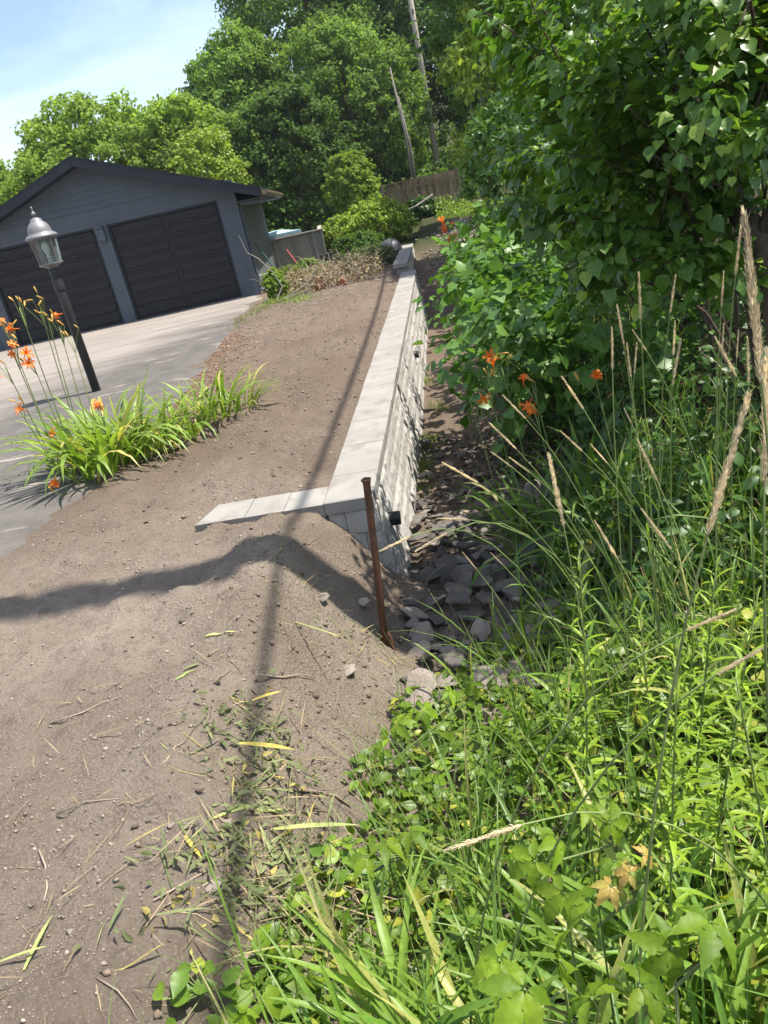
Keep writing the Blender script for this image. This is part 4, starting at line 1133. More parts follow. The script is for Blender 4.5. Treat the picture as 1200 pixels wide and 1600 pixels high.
# narrow-leaved sapling right of the pole
tree('sapling', 'loose narrow-leaved sapling with yellow tips beside the lilac', 'sapling', 3.35, 15.6, 4.0, (0.72, 0.9, 1.6), 'shrublight', 3000, 0.135, 130, zc=2.5, ncl=40, trunk_r=0.03, tmpl=LONGLEAF, clr=0.24, limbs=22, bark='greybark')
tree('sapling', 'darker narrow-leaved sapling below the yellow-tipped one', 'sapling', 3.5, 14.6, 2.6, (0.9, 0.9, 1.35), 'lobed', 3200, 0.14, 131, zc=1.25, ncl=40, trunk_r=0.03, tmpl=LONGLEAF, clr=0.24, limbs=14, bark='greybark')
# understory masking the foot of the wood
rb = np.random.default_rng(77)
n = 22000
xx = rb.uniform(-9, 18, n); yy = rb.uniform(33.8, 46, n)
zz = T(xx, yy) + 1.7*rb.random(n)**1.2*(0.55 + fbm(xx, yy, 0.5, 2, 8))
V, F = scatter(*QUAD, np.stack([xx, yy, zz], 1), rdir(n, rb), nrm(rdir(n, rb)+np.array([0, 0, .7])), rb.uniform(0.12, 0.26, n))
o = obj_np('undergrowth', V, F, M['treedark']); tag(o, 'dark mixed undergrowth at the foot of the wood', 'undergrowth', kind='stuff')
# gravel slope beyond the wall, with ground plants
n = 3500
u = rb.uniform(13.0, 24.0, n); v = rb.normal(0.95 + 0.07*(u-13), 0.45, n); x, y = fromUV(u, v)
size = 0.015 + 0.05*rb.random(n)**3
V, F = clods(np.stack([x, y, T(x, y)+size*.3], 1), size, rb)
o = obj_np('path_gravel', V, F, M['palestone']); tag(o, 'pale gravel and rock on the path rising past the far wall', 'gravel', kind='stuff')

# ------------------------------------------------------------------ lilac by the ditch
def pick_front(pos, maxn, margin=40, near=0.0):
    x, y, z = proj(pos)
    inside = (x > -margin) & (x < 1200+margin) & (y > -margin) & (y < 1600+margin) & (z > 0.3)
    key = np.where(inside, z, 1e6)
    order = np.argsort(key)
    return [i for i in order[:maxn] if key[i] < 1e5]

def leafy_bush(name, label, cat, base, lobes, tmpl, mat, size, seed, nobj, stems, leafname='leaf', outw=0.9, upw=0.5, droop=0.35, group=None, bark='bark', rough=0.35, twigs=False):
    r = np.random.default_rng(seed)
    t = thing(name, label, cat, base, group)
    P = []; Nn = []; A = []
    if twigs:
        b0 = np.array(base, float)
        for (c, R, n) in lobes:
            c = np.array(c); R = np.array(R)
            nt_ = max(3, n // 70)
            for j in range(nt_):
                d = rdir(1, r)[0]; d[2] = abs(d[2]) if r.random() < 0.6 else d[2]
                e = c + d*R*r.uniform(0.75, 1.25)
                s_ = c + (b0 - c)*r.uniform(0.10, 0.45) + r.normal(size=3)*0.08
                mid = (s_+e)/2 + np.array([0, 0, 0.12 + 0.1*r.random()])
                tt = np.linspace(0, 1, 7)[:, None]
                path = s_*(1-tt)**2 + 2*mid*tt*(1-tt) + e*tt*tt
                MB().tube(path, list(np.linspace(0.0048, 0.0015, 7)), 5).build('twig', M[bark], t, smooth=True)
                m_ = int(r.uniform(85, 145))
                q = (0.18 + 0.82*r.random(m_)**0.8)[:, None]
                p = s_*(1-q)**2 + 2*mid*q*(1-q) + e*q*q
                tan = nrm(2*(mid-s_)*(1-q) + 2*(e-mid)*q)
                sd = rdir(m_, r)
                off = nrm(sd - tan*np.sum(sd*tan, 1, keepdims=True))
                # side shoots carry most leaves a little off the twig
                p = p + off*(np.abs(r.normal(0, 0.075, m_)) + 0.012)[:, None]
                P.append(p); A.append(nrm(0.45*tan + 0.75*off + np.array([0, 0, -droop]) + 0.3*rdir(m_, r)))
                Nn.append(nrm(outw*d*0.6 + 0.25*off + np.array([0, 0, upw]) + rough*rdir(m_, r)))
        lobes = []
    for (c, R, n) in lobes:
        c = np.array(c); R = np.array(R)
        # twigs: leaves sit in sprays of 7-9 along short shoots, mostly near the outside
        ns = max(1, n // 8)
        d = rdir(ns, r)
        bump = 1 + 0.35*fbm(d[:, 0]*2.1+seed, d[:, 1]*2.1+d[:, 2]*1.9, 1.6, 3, seed)
        s0 = c + d*R*((0.45 + 0.55*r.random(ns)**0.5)*bump)[:, None]
        sd = nrm(d + 0.6*rdir(ns, r) + np.array([0, 0, 0.15]))
        for j in range(8):
            off = (j - 2.5)/8.0
            p = s0 + sd*(off*size*4.2) + rdir(ns, r)*size*0.35
            a = nrm(0.55*sd + 0.95*rdir(ns, r) + np.array([0, 0, -droop]))
            nn = nrm(outw*d + np.array([0, 0, upw]) + rough*1.6*rdir(ns, r))
            P.append(p); A.append(a); Nn.append(nn)
    P = np.concatenate(P); A = np.concatenate(A); Nn = np.concatenate(Nn)
    S = size*r.uniform(0.45, 1.25, len(P))
    keep = P[:, 2] > T(P[:, 0], P[:, 1]) + 0.03
    # leave the lens clear
    keep &= np.linalg.norm(P - CAM, axis=1) > 1.0
    P, A, Nn, S = P[keep], A[keep], Nn[keep], S[keep]
    pick = pick_front(P, nobj)
    me = mesh_np(leafname, tmpl[0], tmpl[1], M[mat])
    for i in pick:
        place(leafname, me, t, matrix_of(P[i], A[i], Nn[i], S[i]))
    rest = np.ones(len(P), bool); rest[pick] = False
    pxx, pyy, pdd = proj(P)
    seen = (pxx > -60) & (pxx < 1260) & (pyy > -60) & (pyy < 1660)
    V, F = scatter(*tmpl, P[rest & seen], A[rest & seen], Nn[rest & seen], S[rest & seen])
    hid = rest & ~seen
    if hid.any():
        V2, F2 = scatter(*QUAD, P[hid], A[hid], Nn[hid], S[hid]); F = np.concatenate([F, F2 + len(V)]); V = np.concatenate([V, V2])
    o = obj_np('foliage', V, F, M[mat], t); o['kind'] = 'stuff'
    for st in stems:
        rr0 = st[-1]; pts = [np.array(p) for p in st[:-1]]
        MB().tube(pts, list(np.linspace(rr0, rr0*0.3, len(pts))), 7).build('stem', M[bark], t, smooth=True)
    return t
LB = np.array([2.2, 3.9, 0.0]); LB[2] = Ts(2.2, 3.9)
z0 = LB[2]
lil = [((1.25, 3.0, 1.55), (0.42, 0.45, 0.38), 1000), ((1.48, 2.75, 1.95), (0.42, 0.40, 0.40), 900), ((1.08, 3.6, 1.90), (0.40, 0.45, 0.45), 950), ((1.45, 3.45, 2.30), (0.50, 0.50, 0.40), 650),
       ((1.60, 3.0, 1.27), (0.40, 0.40, 0.24), 400), ((1.18, 3.85, 1.35), (0.40, 0.45, 0.34), 650), ((1.62, 4.1, 1.75), (0.50, 0.5, 0.55), 800), ((2.1, 4.7, 1.9), (0.7, 0.7, 0.8), 1100),
       ((1.78, 5.2, 1.35), (0.50, 0.8, 0.52), 850), ((2.7, 4.5, 1.6), (0.7, 0.9, 0.8), 700)]
lil = [tuple((tuple(CAM + (np.array(c) - CAM)*1.14), tuple(np.array(R_)*1.10), n)) for (c, R_, n) in lil]
stems = []
rl = np.random.default_rng(3)
for (c, R, n) in lil:
    c = np.array(c)
    b0 = np.array([2.2 + rl.uniform(-.15, .25), 3.9 + rl.uniform(-.3, .5), z0-0.1])
    stems.append([b0, b0*0.5 + c*0.5 + np.array([0.15, 0, 0.05]), c, c + nrm(rl.normal(size=(1, 3)))[0]*R*0.75, 0.013])
    for k in range(2):
        e = c + rdir(1, rl)[0]*np.array(R)*0.95
        stems.append([c*0.6+b0*0.4 + np.array([0, 0, .1]), (c+e)/2 + np.array([0, 0, .05]), e, 0.006])
leafy_bush('lilac_bush', 'large dark green lilac with heart-shaped leaves overhanging the ditch', 'bush', LB, lil, HEART, 'lilac', 0.066, 31, 300, stems, outw=0.45, upw=0.95, droop=0.40, rough=0.62, twigs=True, bark='bark')
# leaning trunk in the shade at the right
b0 = at(1215, 470, 3.3); e0 = at(1140, 300, 3.6)
tk = thing('leaning_tree', 'brown leaning tree trunk in the shade under the lilac', 'tree', (b0[0]+0.12, b0[1], Ts(b0[0]+.12, b0[1])))
MB().tube([(b0[0]+0.12, b0[1], Ts(b0[0], b0[1])-0.1), tuple(b0), tuple((b0+e0)/2 + np.array([0.02, 0, .02])), tuple(e0), tuple(e0 + (e0-b0)*0.9)], [0.075, 0.065, 0.06, 0.05, 0.035], 10).build('trunk', M['bark'], tk, smooth=True)
MB().tube([tuple((b0+e0)/2), tuple((b0+e0)/2 + np.array([.15, -.1, .3])), tuple((b0+e0)/2 + np.array([.4, -.1, .55]))], [0.035, 0.028, 0.015], 7).build('branch', M['bark'], tk, smooth=True)
# a second thicket keeps the depth behind the lilac dark
leafy_bush('thicket', 'deep green thicket behind the lilac along the bank', 'bush', (3.6, 7.5, Ts(3.6, 7.5)),
           [((3.5, 7.2, 1.7), (1.0, 1.5, 1.7), 2600), ((4.8, 5.4, 1.5), (1.0, 1.4, 1.5), 2200), ((3.4, 9.6, 1.8), (1.0, 1.6, 1.8), 2200), ((3.6, 12.5, 1.4), (1.0, 1.6, 1.5), 1500), ((5.0, 9.0, 3.6), (1.6, 2.4, 1.6), 2200)],
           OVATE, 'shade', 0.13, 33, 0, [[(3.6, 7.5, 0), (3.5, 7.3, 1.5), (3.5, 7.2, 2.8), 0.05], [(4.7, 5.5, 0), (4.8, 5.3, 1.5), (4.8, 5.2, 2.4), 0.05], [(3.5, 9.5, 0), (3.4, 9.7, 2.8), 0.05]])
# lobed-leaf shrub between the lilac and the ditch
lob = [((1.42, 6.9, 0.30), (0.55, 0.8, 0.62), 900), ((1.35, 6.0, 0.15), (0.45, 0.55, 0.5), 600), ((1.75, 8.3, 0.42), (0.6, 1.0, 0.6), 520), ((1.9, 5.6, 0.35), (0.5, 0.8, 0.5), 420), ((2.2, 10.2, 0.45), (0.6, 1.1, 0.6), 420), ((2.55, 12.6, 0.35), (0.6, 1.2, 0.55), 380)]
sb_ = np.array([1.9, 7.0, Ts(1.9, 7.0)])
stems = []
for (c, R, n) in lob:
    for k in range(5):
        e = np.array(c) + rdir(1, rl)[0]*np.array(R)*0.8; e[2] = abs(e[2]-c[2]) + c[2]
        g = np.array([c[0]+0.3, c[1], 0]); g[2] = Ts(g[0], g[1])
        stems.append([g, (g+e)/2 + np.array([0, 0, .1]), e, 0.009])
leafy_bush('lobed_shrub', 'mid-green shrub with large lobed leaves spilling toward the wall', 'shrub', sb_, lob, LOBED, 'lobed', 0.105, 35, 280, stems, outw=0.6, upw=0.9, droop=0.3, rough=0.35, bark='grassstem')

# ------------------------------------------------------------------ shaded low plants under the lilac
rb = np.random.default_rng(91)
def zone(n, fn, ulo, uhi, vlo, vhi):
    u = rb.uniform(ulo, uhi, n); v = rb.uniform(vlo, vhi, n); k = fn(u, v); x, y = fromUV(u[k], v[k]); return x, y, u[k], v[k]
x, y, u, v = zone(9000, lambda u, v: v > 0.95 + 0.30*np.sin(u*2.3)*0.5 + 0.25*(u < -0.6), -1.6, 7.5, 0.7, 3.2)
h = 0.10 + 0.42*rb.random(len(x))*np.clip((v-0.7)*1.2, 0.25, 1)
V, F = scatter(*OVATE, np.stack([x, y, T(x, y)+h], 1), rdir(len(x), rb), nrm(rdir(len(x), rb)*0.5+np.array([0, -.15, 1])), rb.uniform(0.04, 0.085, len(x)))
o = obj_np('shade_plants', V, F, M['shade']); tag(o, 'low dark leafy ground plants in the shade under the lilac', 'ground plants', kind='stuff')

# ------------------------------------------------------------------ daylilies
PET = leaf_template([0.10, 0.17, 0.19, 0.12], 0, -0.35, -0.9)
def flower_mesh(open_=1.0):
    V = []; F = []; o = 0
    for k in range(6):
        a = k*math.pi/3; s = 1.0 if k % 2 else 0.92
        ts = [0, .25, .5, .75, 1.0]; ws = [0.05, 0.12, 0.17, 0.15, 0.02]
        r_ = [0.04, 0.17, 0.42, 0.70, 0.88]; z_ = [0, 0.32, 0.56, 0.62, 0.48]
        if k % 2 == 0: ws = [w*0.72 for w in ws]
        for i in range(5):
            for sd in (-1, 0, 1):
                rr_ = r_[i]*s*open_; x = rr_*math.cos(a) - sd*ws[i]*math.sin(a); y = rr_*math.sin(a) + sd*ws[i]*math.cos(a)
                V.append((x, y, z_[i] + (0.04 if sd else 0) + 0.02*math.sin(7*i+k)))
        for i in range(4):
            b = o+i*3
            F += [(b, b+1, b+4, b+3), (b+1, b+2, b+5, b+4)]
        o += 15
    mb_ = MB().add(V, F)
    mb_.tube([(0, 0, -0.45), (0, 0, -0.1), (0, 0, 0.05)], [0.03, 0.05, 0.07], 6)
    me = mb_.mesh('flower', M['petal'], smooth=True); return me
FLOWER = [flower_mesh(1.0), flower_mesh(0.85), flower_mesh(0.6)]
BUD = MB().tube([(0, 0, 0), (0, 0, .25), (0, 0, .6), (0, 0, .85), (0, 0, 1.0)], [0.05, 0.10, 0.13, 0.09, 0.02], 7).mesh('bud', M['bud'], smooth=True)
BLADES = {}
def blade_mesh(key, k=6, lean=0.0, curl=1.6, L=1.0, wd=0.045, mat='daylily', twist=0.0):
    if (key, mat) not in BLADES:
        V, F = blades(np.zeros((1, 3)), np.zeros(1), np.array([lean]), np.array([L]), np.array([wd]), np.array([curl]), k, np.array([twist]))
        BLADES[(key, mat)] = mesh_np('leaf', V, F, M[mat], smooth=True)
    return BLADES[(key, mat)]
def lily_clump(label, centres, nblade, L0, scapes, seed, mat='daylily', group='daylily clumps', nobj=None, wd=0.05):
    r = np.random.default_rng(seed)
    c0 = np.array(centres[0])
    t = thing('daylily_clump', label, 'daylilies', (c0[0], c0[1], Ts(c0[0], c0[1])), group)
    for k in range(nblade):
        c = centres[r.integers(len(centres))]
        sp = c[2]
        a = r.uniform(0, 6.28); q = sp*math.sqrt(r.random())
        x, y = c[0]+q*math.cos(a), c[1]+q*math.sin(a)
        az_ = a + r.normal()*0.6
        key = r.integers(8)
        me = blade_mesh(int(key), lean=0.12+0.10*(key % 4), curl=0.7+0.28*key, wd=wd, mat=mat, twist=(key % 3-1)*0.35)
        s = L0*c[3]*r.uniform(0.55, 1.15)
        tilt = r.uniform(0, 0.35)
        Mx = Matrix.Translation((x, y, Ts(x, y)-0.01)) @ Matrix.Rotation(az_, 4, 'Z') @ Matrix.Rotation(tilt, 4, 'Y') @ Matrix.Diagonal((s, s*r.uniform(.8, 1.3), s, 1))
        place('leaf', me, t, Mx)
    for (root, tip, heads) in scapes:
        root = np.array(root); tip = np.array(tip)
        mid = (root+tip)/2 + np.array([0, 0, 0.10*np.linalg.norm(tip-root)])
        pts = [root*(1-s)**2 + 2*mid*s*(1-s) + tip*s*s for s in np.linspace(0, 1, 7)]
        sc = MB().tube(pts, list(np.linspace(0.0055, 0.003, 7)), 6).build('flower_stalk', M['grassstem'], t, smooth=True)
        for (kind, off, d, s) in heads:
            p = tip + np.array(off)
            if np.linalg.norm(off) > 0.02:
                MB().tube([pts[-2], (pts[-2]+p)/2 + np.array([0, 0, .005]), p], 0.0025, 5).build('pedicel', M['grassstem'], sc)
            d = np.array(d, float)
            zq = Vector(d).to_track_quat('Z', 'Y').to_matrix().to_4x4()
            b = BASE[t.name]
            me = BUD if kind == 'b' else FLOWER[kind]
            o = bpy.data.objects.new('bud' if kind == 'b' else 'flower', me); COL.objects.link(o); o.parent = sc
            o.matrix_local = Matrix.Translation(Vector(p-b)) @ zq @ Matrix.Scale(s, 4)
            BASE[o.name] = b
    return t
rf = np.random.default_rng(17)
def heads_of(nf, nb_, r, s=0.060):
    H = []
    for k in range(nf):
        H.append((int(r.integers(3)), tuple(r.normal(size=3)*np.array([.05, .05, .03]) + np.array([0, 0, .0])), tuple(r.normal(size=3)*0.6 + np.array([0, -.6, .5])), s*r.uniform(.9, 1.2)))
    for k in range(nb_):
        H.append(('b', tuple(r.normal(size=3)*np.array([.04, .04, .03]) + np.array([0, 0, .03])), tuple(r.normal(size=3)*0.5 + np.array([-.3, 0, 1.0])), s*r.uniform(.8, 1.25)))
    return H
# scapes of the lamp-post clump: (tip px, depth, flowers, buds, root offset)
def sc_px(px, py, Y, nf, nb_, root):
    tip = at(px, py, Y); return ((root[0], root[1], Ts(root[0], root[1])), tip, heads_of(nf, nb_, rf))
cl = []
for (px, py, Y_, nf, nb_, rx, ry) in ((60, 472, 6.6, 0, 5, -2.45, 6.6), (75, 500, 6.5, 0, 5, -2.40, 6.5), (92, 508, 6.7, 1, 3, -2.35, 6.6), (10, 515, 6.3, 3, 5, -2.55, 6.3), (18, 548, 6.2, 3, 3, -2.5, 6.2), (48, 560, 6.2, 1, 2, -2.42, 6.25),
                                      (8, 575, 6.0, 1, 2, -2.5, 6.1), (28, 638, 5.9, 1, 2, -2.45, 6.0), (110, 525, 6.9, 0, 3, -2.3, 6.7), (155, 628, 6.5, 1, 1, -2.2, 6.5), (162, 640, 6.4, 1, 0, -2.2, 6.4), (84, 682, 6.1, 1, 0, -2.4, 6.2),
                                      (110, 742, 5.75, 1, 0, -2.3, 5.9), (95, 776, 5.6, 1, 1, -2.35, 5.8), (212, 648, 6.8, 1, 0, -2.0, 6.7), (30, 480, 6.5, 0, 3, -2.5, 6.5)):
    cl.append(sc_px(px, py, Y_, nf, nb_, (rx, ry)))
lily_clump('large daylily clump with orange flowers around the lamp post foot', [(-2.22, 6.15, 0.24, 1.0), (-2.06, 6.35, 0.24, 1.0), (-2.16, 6.25, 0.22, 1.0), (-1.90, 6.40, 0.2, 0.9), (-1.74, 6.55, 0.16, 0.7), (-2.22, 6.50, 0.2, 0.95), (-2.42, 7.25, 0.16, 0.8)], 285, 0.80, cl, 41, wd=0.046)
lily_clump('low daylily tuft without flowers right of the lamp post clump', [(-1.5, 6.75, 0.16, 1.0), (-1.28, 7.0, 0.17, 0.95), (-1.08, 7.15, 0.13, 0.8)], 120, 0.60, [], 42, wd=0.045)
sp = []
for (px, py, Y_, nf, nb_) in ((783, 572, 4.7, 2, 2), (733, 621, 4.7, 1, 0), (832, 602, 4.35, 1, 1), (930, 592, 4.0, 1, 1), (836, 645, 4.2, 2, 2), (760, 600, 4.7, 0, 3)):
    tip = at(px, py, Y_); rt_ = (tip[0]+0.12, tip[1]+0.05)
    sp.append(((rt_[0], rt_[1], Ts(*rt_)), tip, heads_of(nf, nb_, rf, 0.062)))
c1_ = at(850, 740, 4.2); 
lily_clump('daylilies with orange flowers in the shade between ditch and lilac', [(1.05, 4.3, 0.3, 1.0), (1.25, 3.9, 0.25, 1.0), (0.95, 4.75, 0.22, 0.9), (1.35, 4.5, 0.3, 1.0), (1.5, 3.7, 0.25, 1.0)], 240, 0.66, sp, 43, mat='grass', wd=0.04)
sp = []
for (px, py, Y_) in ((708, 352, 19.5), (694, 360, 19), (702, 370, 18.0), (688, 345, 20.0), (712, 366, 18.5)):
    tip = at(px, py, Y_); sp.append(((tip[0], tip[1]+.1, Ts(tip[0], tip[1]+.1)), tip, heads_of(2, 0, rf, 0.11)))
tp = at(702, 362, 19)
lily_clump('far daylilies dotted orange on the gravel slope past the wall', [(tp[0], tp[1], 0.6, 1.0), (tp[0]+.4, tp[1]-1.2, 0.5, 1.0)], 90, 0.5, sp, 44, wd=0.06)

# ------------------------------------------------------------------ rank growth in the foreground
rb = np.random.default_rng(55)
EDGE_Y = [760, 830, 900, 960, 1010, 1040, 1110, 1200, 1290, 1330, 1400, 1480, 1600]
EDGE_X = [890, 905, 885, 850, 795, 715, 605, 590, 612, 575, 470, 400, 330]
def veg_mask(u, v):
    x, y = fromUV(u, v)
    px, py, d = proj(np.stack([x, y, T(x, y)], 1))
    e = np.interp(py, EDGE_Y, EDGE_X) + 70*fbm(u, v, 3.0, 2, 4)
    return ((px > e) & (py > 740) | (d < 0.9) | (u < -3.35) & (v > -0.35)) & (v > -0.4)
def hcap(x, y):
    # plants stay out of the lens: height limit rises away from the camera
    d = np.hypot(x, y); return np.clip(0.25 + 0.55*d, 0.3, 1.0)
# ovate-leaved creeping mass
x, y, u, v = zone(32000, veg_mask, -4.3, 0.6, -0.4, 2.6)
hh = (0.06 + 0.40*np.clip((v-0.1)*0.8*np.clip(-u-1.0, 0.35, 1), 0.12, 1)*np.clip((u+4.6), .3, 1))*rb.random(len(x))**0.8*(0.75+0.9*fbm(x, y, 2.2, 2, 14))
ok = rb.random(len(x)) < 0.8
x, y, hh = x[ok], y[ok], hh[ok]
pos = np.stack([x, y, T(x, y) + 0.015 + hh], 1)
V, F = scatter(*OVATE, pos, rdir(len(x), rb)*np.array([1, 1, .5]), nrm(rdir(len(x), rb)*0.55+np.array([0.1, -.1, 1])), rb.uniform(0.022, 0.075, len(x)))
o = obj_np('ground_cover', V, F, M['weed']); tag(o, 'tangled low green leaves covering the near ditch bank', 'ground cover', kind='stuff')
n = 3400
k = rb.integers(0, len(pos), n); bp = pos[k] + np.array([0, 0, .05])*rb.random((n, 1)); bp = bp[(np.linalg.norm(bp-CAM, axis=1) < 2.4)]; n = len(bp)
V, F = scatter(*OVATE9, bp, rdir(n, rb)*np.array([1, 1, .5]), nrm(rdir(n, rb)*0.5+np.array([0.1, -.2, 1])), rb.uniform(0.045, 0.095, n))
o = obj_np('broad_weeds', V, F, M['creeper'], smooth=True); tag(o, 'broad bright green weed leaves over the near bank', 'weeds', kind='stuff')
# thin stems in the mass
n = 2600
k = rb.integers(0, len(pos), n); root = pos[k].copy(); root[:, 2] = T(root[:, 0], root[:, 1])
V, F = blades(root, rb.uniform(0, 6.28, n), rb.uniform(0, .7, n), rb.uniform(.15, .5, n), np.full(n, .003), rb.uniform(-.2, .9, n), 4)
o = obj_np('weed_stems', V, F, M['grassstem']); tag(o, 'thin green stems rising through the ground cover', 'stems', kind='stuff')
n = 420
k = rb.integers(0, len(pos), n); root = pos[k].copy(); root[:, 2] = T(root[:, 0], root[:, 1]); root = root[np.hypot(root[:, 0], root[:, 1]) > 0.8]; n = len(root)
V, F = blades(root, rb.uniform(0, 6.28, n), rb.uniform(0.1, .9, n), rb.uniform(.25, .55, n), rb.uniform(.002, .0045, n), rb.uniform(-.2, .9, n), 5)
o = obj_np('dry_stems', V, F, M['straw']); tag(o, 'dead straw stems standing among the green weeds', 'stems', kind='stuff')
# grass
def grass(name, lab, n, mask, box, L, W, mat, seed, curl=(0.3, 1.7), k=6):
    r = np.random.default_rng(seed)
    u = r.uniform(box[0], box[1], n); v = r.uniform(box[2], box[3], n); m_ = mask(u, v)
    u, v = u[m_], v[m_]; x, y = fromUV(u, v); n = len(x)
    # tussocks
    cx0 = np.round(x/0.17)*0.17 + 0.05*_hash(np.round(x/.17), np.round(y/.17), 3); cy0 = np.round(y/0.17)*0.17
    x = x*0.45 + cx0*0.55; y = y*0.45 + cy0*0.55
    LL = np.minimum(r.uniform(*L, n), hcap(x, y)*1.15)
    root = np.stack([x, y, T(x, y)-0.01], 1)
    tip_ok = np.hypot(x, y) > 0.42
    root, LL = root[tip_ok], LL[tip_ok]; n = len(root)
    V, F = blades(root, r.uniform(0, 6.28, n), r.uniform(0, .35, n), LL, r.uniform(*W, n), r.uniform(*curl, n), k, r.uniform(-.7, .7, n))
    o = obj_np(name, V, F, M[mat], smooth=True); tag(o, lab, 'grass', kind='stuff'); return o
grass('grass', 'tall green grass growing among the weeds on the near bank', 2100, lambda u, v: veg_mask(u, v-0.12) & veg_mask(u, v-0.12-0.28*(u > -2.3)), (-4.1, 0.4, -0.2, 2.6), (0.30, 0.75), (0.005, 0.012), 'grass', 61)
grass('grass', 'grass fringe beside the stones and under the lilac edge', 1300, lambda u, v: (v > 1.3), (-1.6, 4.5, 1.0, 2.2), (0.25, 0.6), (0.005, 0.009), 'grass', 62)
x_ = 0
def patch(name, lab, pts, n, L, W, mat, spread, seed):
    r = np.random.default_rng(seed)
    c = np.array(pts)[r.integers(0, len(pts), n)] + r.normal(size=(n, 2))*spread
    root = np.stack([c[:, 0], c[:, 1], T(c[:, 0], c[:, 1]) - 0.005], 1)
    V, F = blades(root, r.uniform(0, 6.28, n), r.uniform(0, .8, n), r.uniform(*L, n), r.uniform(*W, n), r.uniform(0.2, 1.6, n), 4, r.uniform(-.7, .7, n))
    o = obj_np(name, V, F, M[mat]); tag(o, lab, 'grass', kind='stuff')
e = [onground(*p)[:2] for p in ((400, 487), (385, 497), (415, 480), (372, 508))]
patch('grass', 'thin yellowish grass along the driveway edge', e, 520, (0.04, 0.11), (0.004, 0.008), 'wilt', (0.12, 0.35), 71)
e = [onground(*p)[:2] for p in ((440, 470), (455, 462), (470, 470), (430, 474))]
patch('grass', 'green weeds at the corner between driveway and brush pile', e, 620, (0.06, 0.18), (0.006, 0.012), 'weed', (0.16, 0.30), 72)
e = [onground(*p)[:2] for p in ((655, 765), (650, 740), (662, 730), (668, 600), (690, 640), (675, 690), (660, 700))]
patch('grass', 'small grass sprouts along the foot of the wall', e, 420, (0.06, 0.16), (0.004, 0.008), 'daylily', (0.06, 0.12), 73)

# ------------------------------------------------------------------ tall seeding grass stalks
HEADS = {}
def seed_head_mesh(key):
    # a slim spike of many overlapping small scales around an axis of length 1
    if key in HEADS: return HEADS[key]
    r = np.random.default_rng(300+key)
    n = 420
    t = r.random(n)**0.9; a = r.uniform(0, 6.28, n)
    lobn = 1 + 0.35*np.sin(t*21+key) * (key % 3 == 0) + 0.25*np.sin(t*11+key*2)
    rad = 0.052*np.sin(np.clip(t*0.93+0.07, 0, 1)*math.pi)**0.6*(1.1-0.55*t)*lobn
    ax = np.stack([np.cos(a), np.sin(a), np.zeros(n)], 1)
    pos = np.stack([rad*np.cos(a)*0.55, rad*np.sin(a)*0.55, t*0.95], 1)
    d = nrm(ax*0.42 + np.array([0, 0, 1.0]) + 0.22*r.normal(size=(n, 3)))
    V, F = scatter(*QUAD, pos, d, ax, np.stack([np.full(n, .022), r.uniform(.04, .085, n), np.full(n, .03)], 1))
    core = MB().tube([(0, 0, -0.02), (0, 0, .3), (0, 0, .7), (0, 0, 0.97)], [0.012, 0.026, 0.020, 0.006], 6)
    cv = np.array(core.V)
    cf = []
    for f in core.F:
        for i in range(1, len(f)-1): cf.append((f[0], f[i], f[i+1]))
    HEADS[key] = mesh_np('seed_head', np.concatenate([V, cv]), np.concatenate([F, np.array(cf)+len(V)]), M['seed'])
    return HEADS[key]
ORD = ['first', 'second', 'third', 'fourth', 'fifth', 'sixth', 'seventh', 'eighth', 'ninth', 'tenth', 'eleventh', 'twelfth', 'thirteenth', 'fourteenth', 'fifteenth', 'sixteenth']
def stalk(tip, hb, dist, lab, group, key, fat=1.0, drop=0.55, leaf=True, side=(0.0, 0.0)):
    p1 = atd(*tip, dist*0.99); p0 = atd(*hb, dist)
    d = nrm((p0-p1)[None])[0]
    L = np.linalg.norm(p1-p0)
    ctrl = p0 + d*0.42
    g = ctrl[:2] + d[:2]*0.18 + np.array(side)
    root = np.array([g[0], g[1], Ts(g[0], g[1])])
    ctrl[2] = max(ctrl[2], root[2]+0.2)
    t = thing('grass_stalk', lab, 'grass stalk', root, group)
    pts = [root*(1-s)**2 + 2*ctrl*s*(1-s) + p0*s*s for s in np.linspace(0, 1, 10)]
    MB().tube(pts + [p0 - d*L*0.05], list(np.linspace(0.0028, 0.0012, 11)*(0.8+0.3*fat)), 6).build('stem', M['grassstem'], t, smooth=True)
    q = Vector(-d).to_track_quat('Z', 'Y').to_matrix().to_4x4()
    place('seed_head', seed_head_mesh(key % 7), t, Matrix.Translation(Vector(p0)) @ q @ Matrix.Diagonal((L*fat, L*fat, L, 1)))
    if leaf:
        r = np.random.default_rng(key+900)
        for k in range(1):
            i = int(r.integers(2, 5)); rt = np.array([pts[i]])
            V, F = blades(rt, r.uniform(0, 6.28, 1), r.uniform(.2, .6, 1), r.uniform(.14, .30, 1), r.uniform(.005, .009, 1), r.uniform(.5, 1.6, 1), 6, r.uniform(-.5, .5, 1))
            obj_np('leaf', V, F, M['grass'], t, smooth=True)
UPR = sorted([((998,424),(1001,500)), ((1056,428),(1047,490)), ((1131,423),(1127,480)), ((964,475),(975,540)), ((956,510),(957,578)), ((979,535),(986,590)), ((995,535),(991,585)), ((988,515),(1010,548)),
       ((1055,500),(1052,555)), ((1064,528),(1050,605)), ((1116,525),(1152,590)), ((1131,505),(1128,550)), ((1154,515),(1151,560)), ((1168,525),(1170,600)), ((1158,350),(1149,430)), ((975,637),(988,665))])
for k, (a, b) in enumerate(UPR):
    stalk(a, b, 2.45 + 0.05*(k % 5), 'tan seed stalk before the dark lilac shade, %s from the left' % ORD[k], 'upright seed stalks before the shade', k, 0.62)
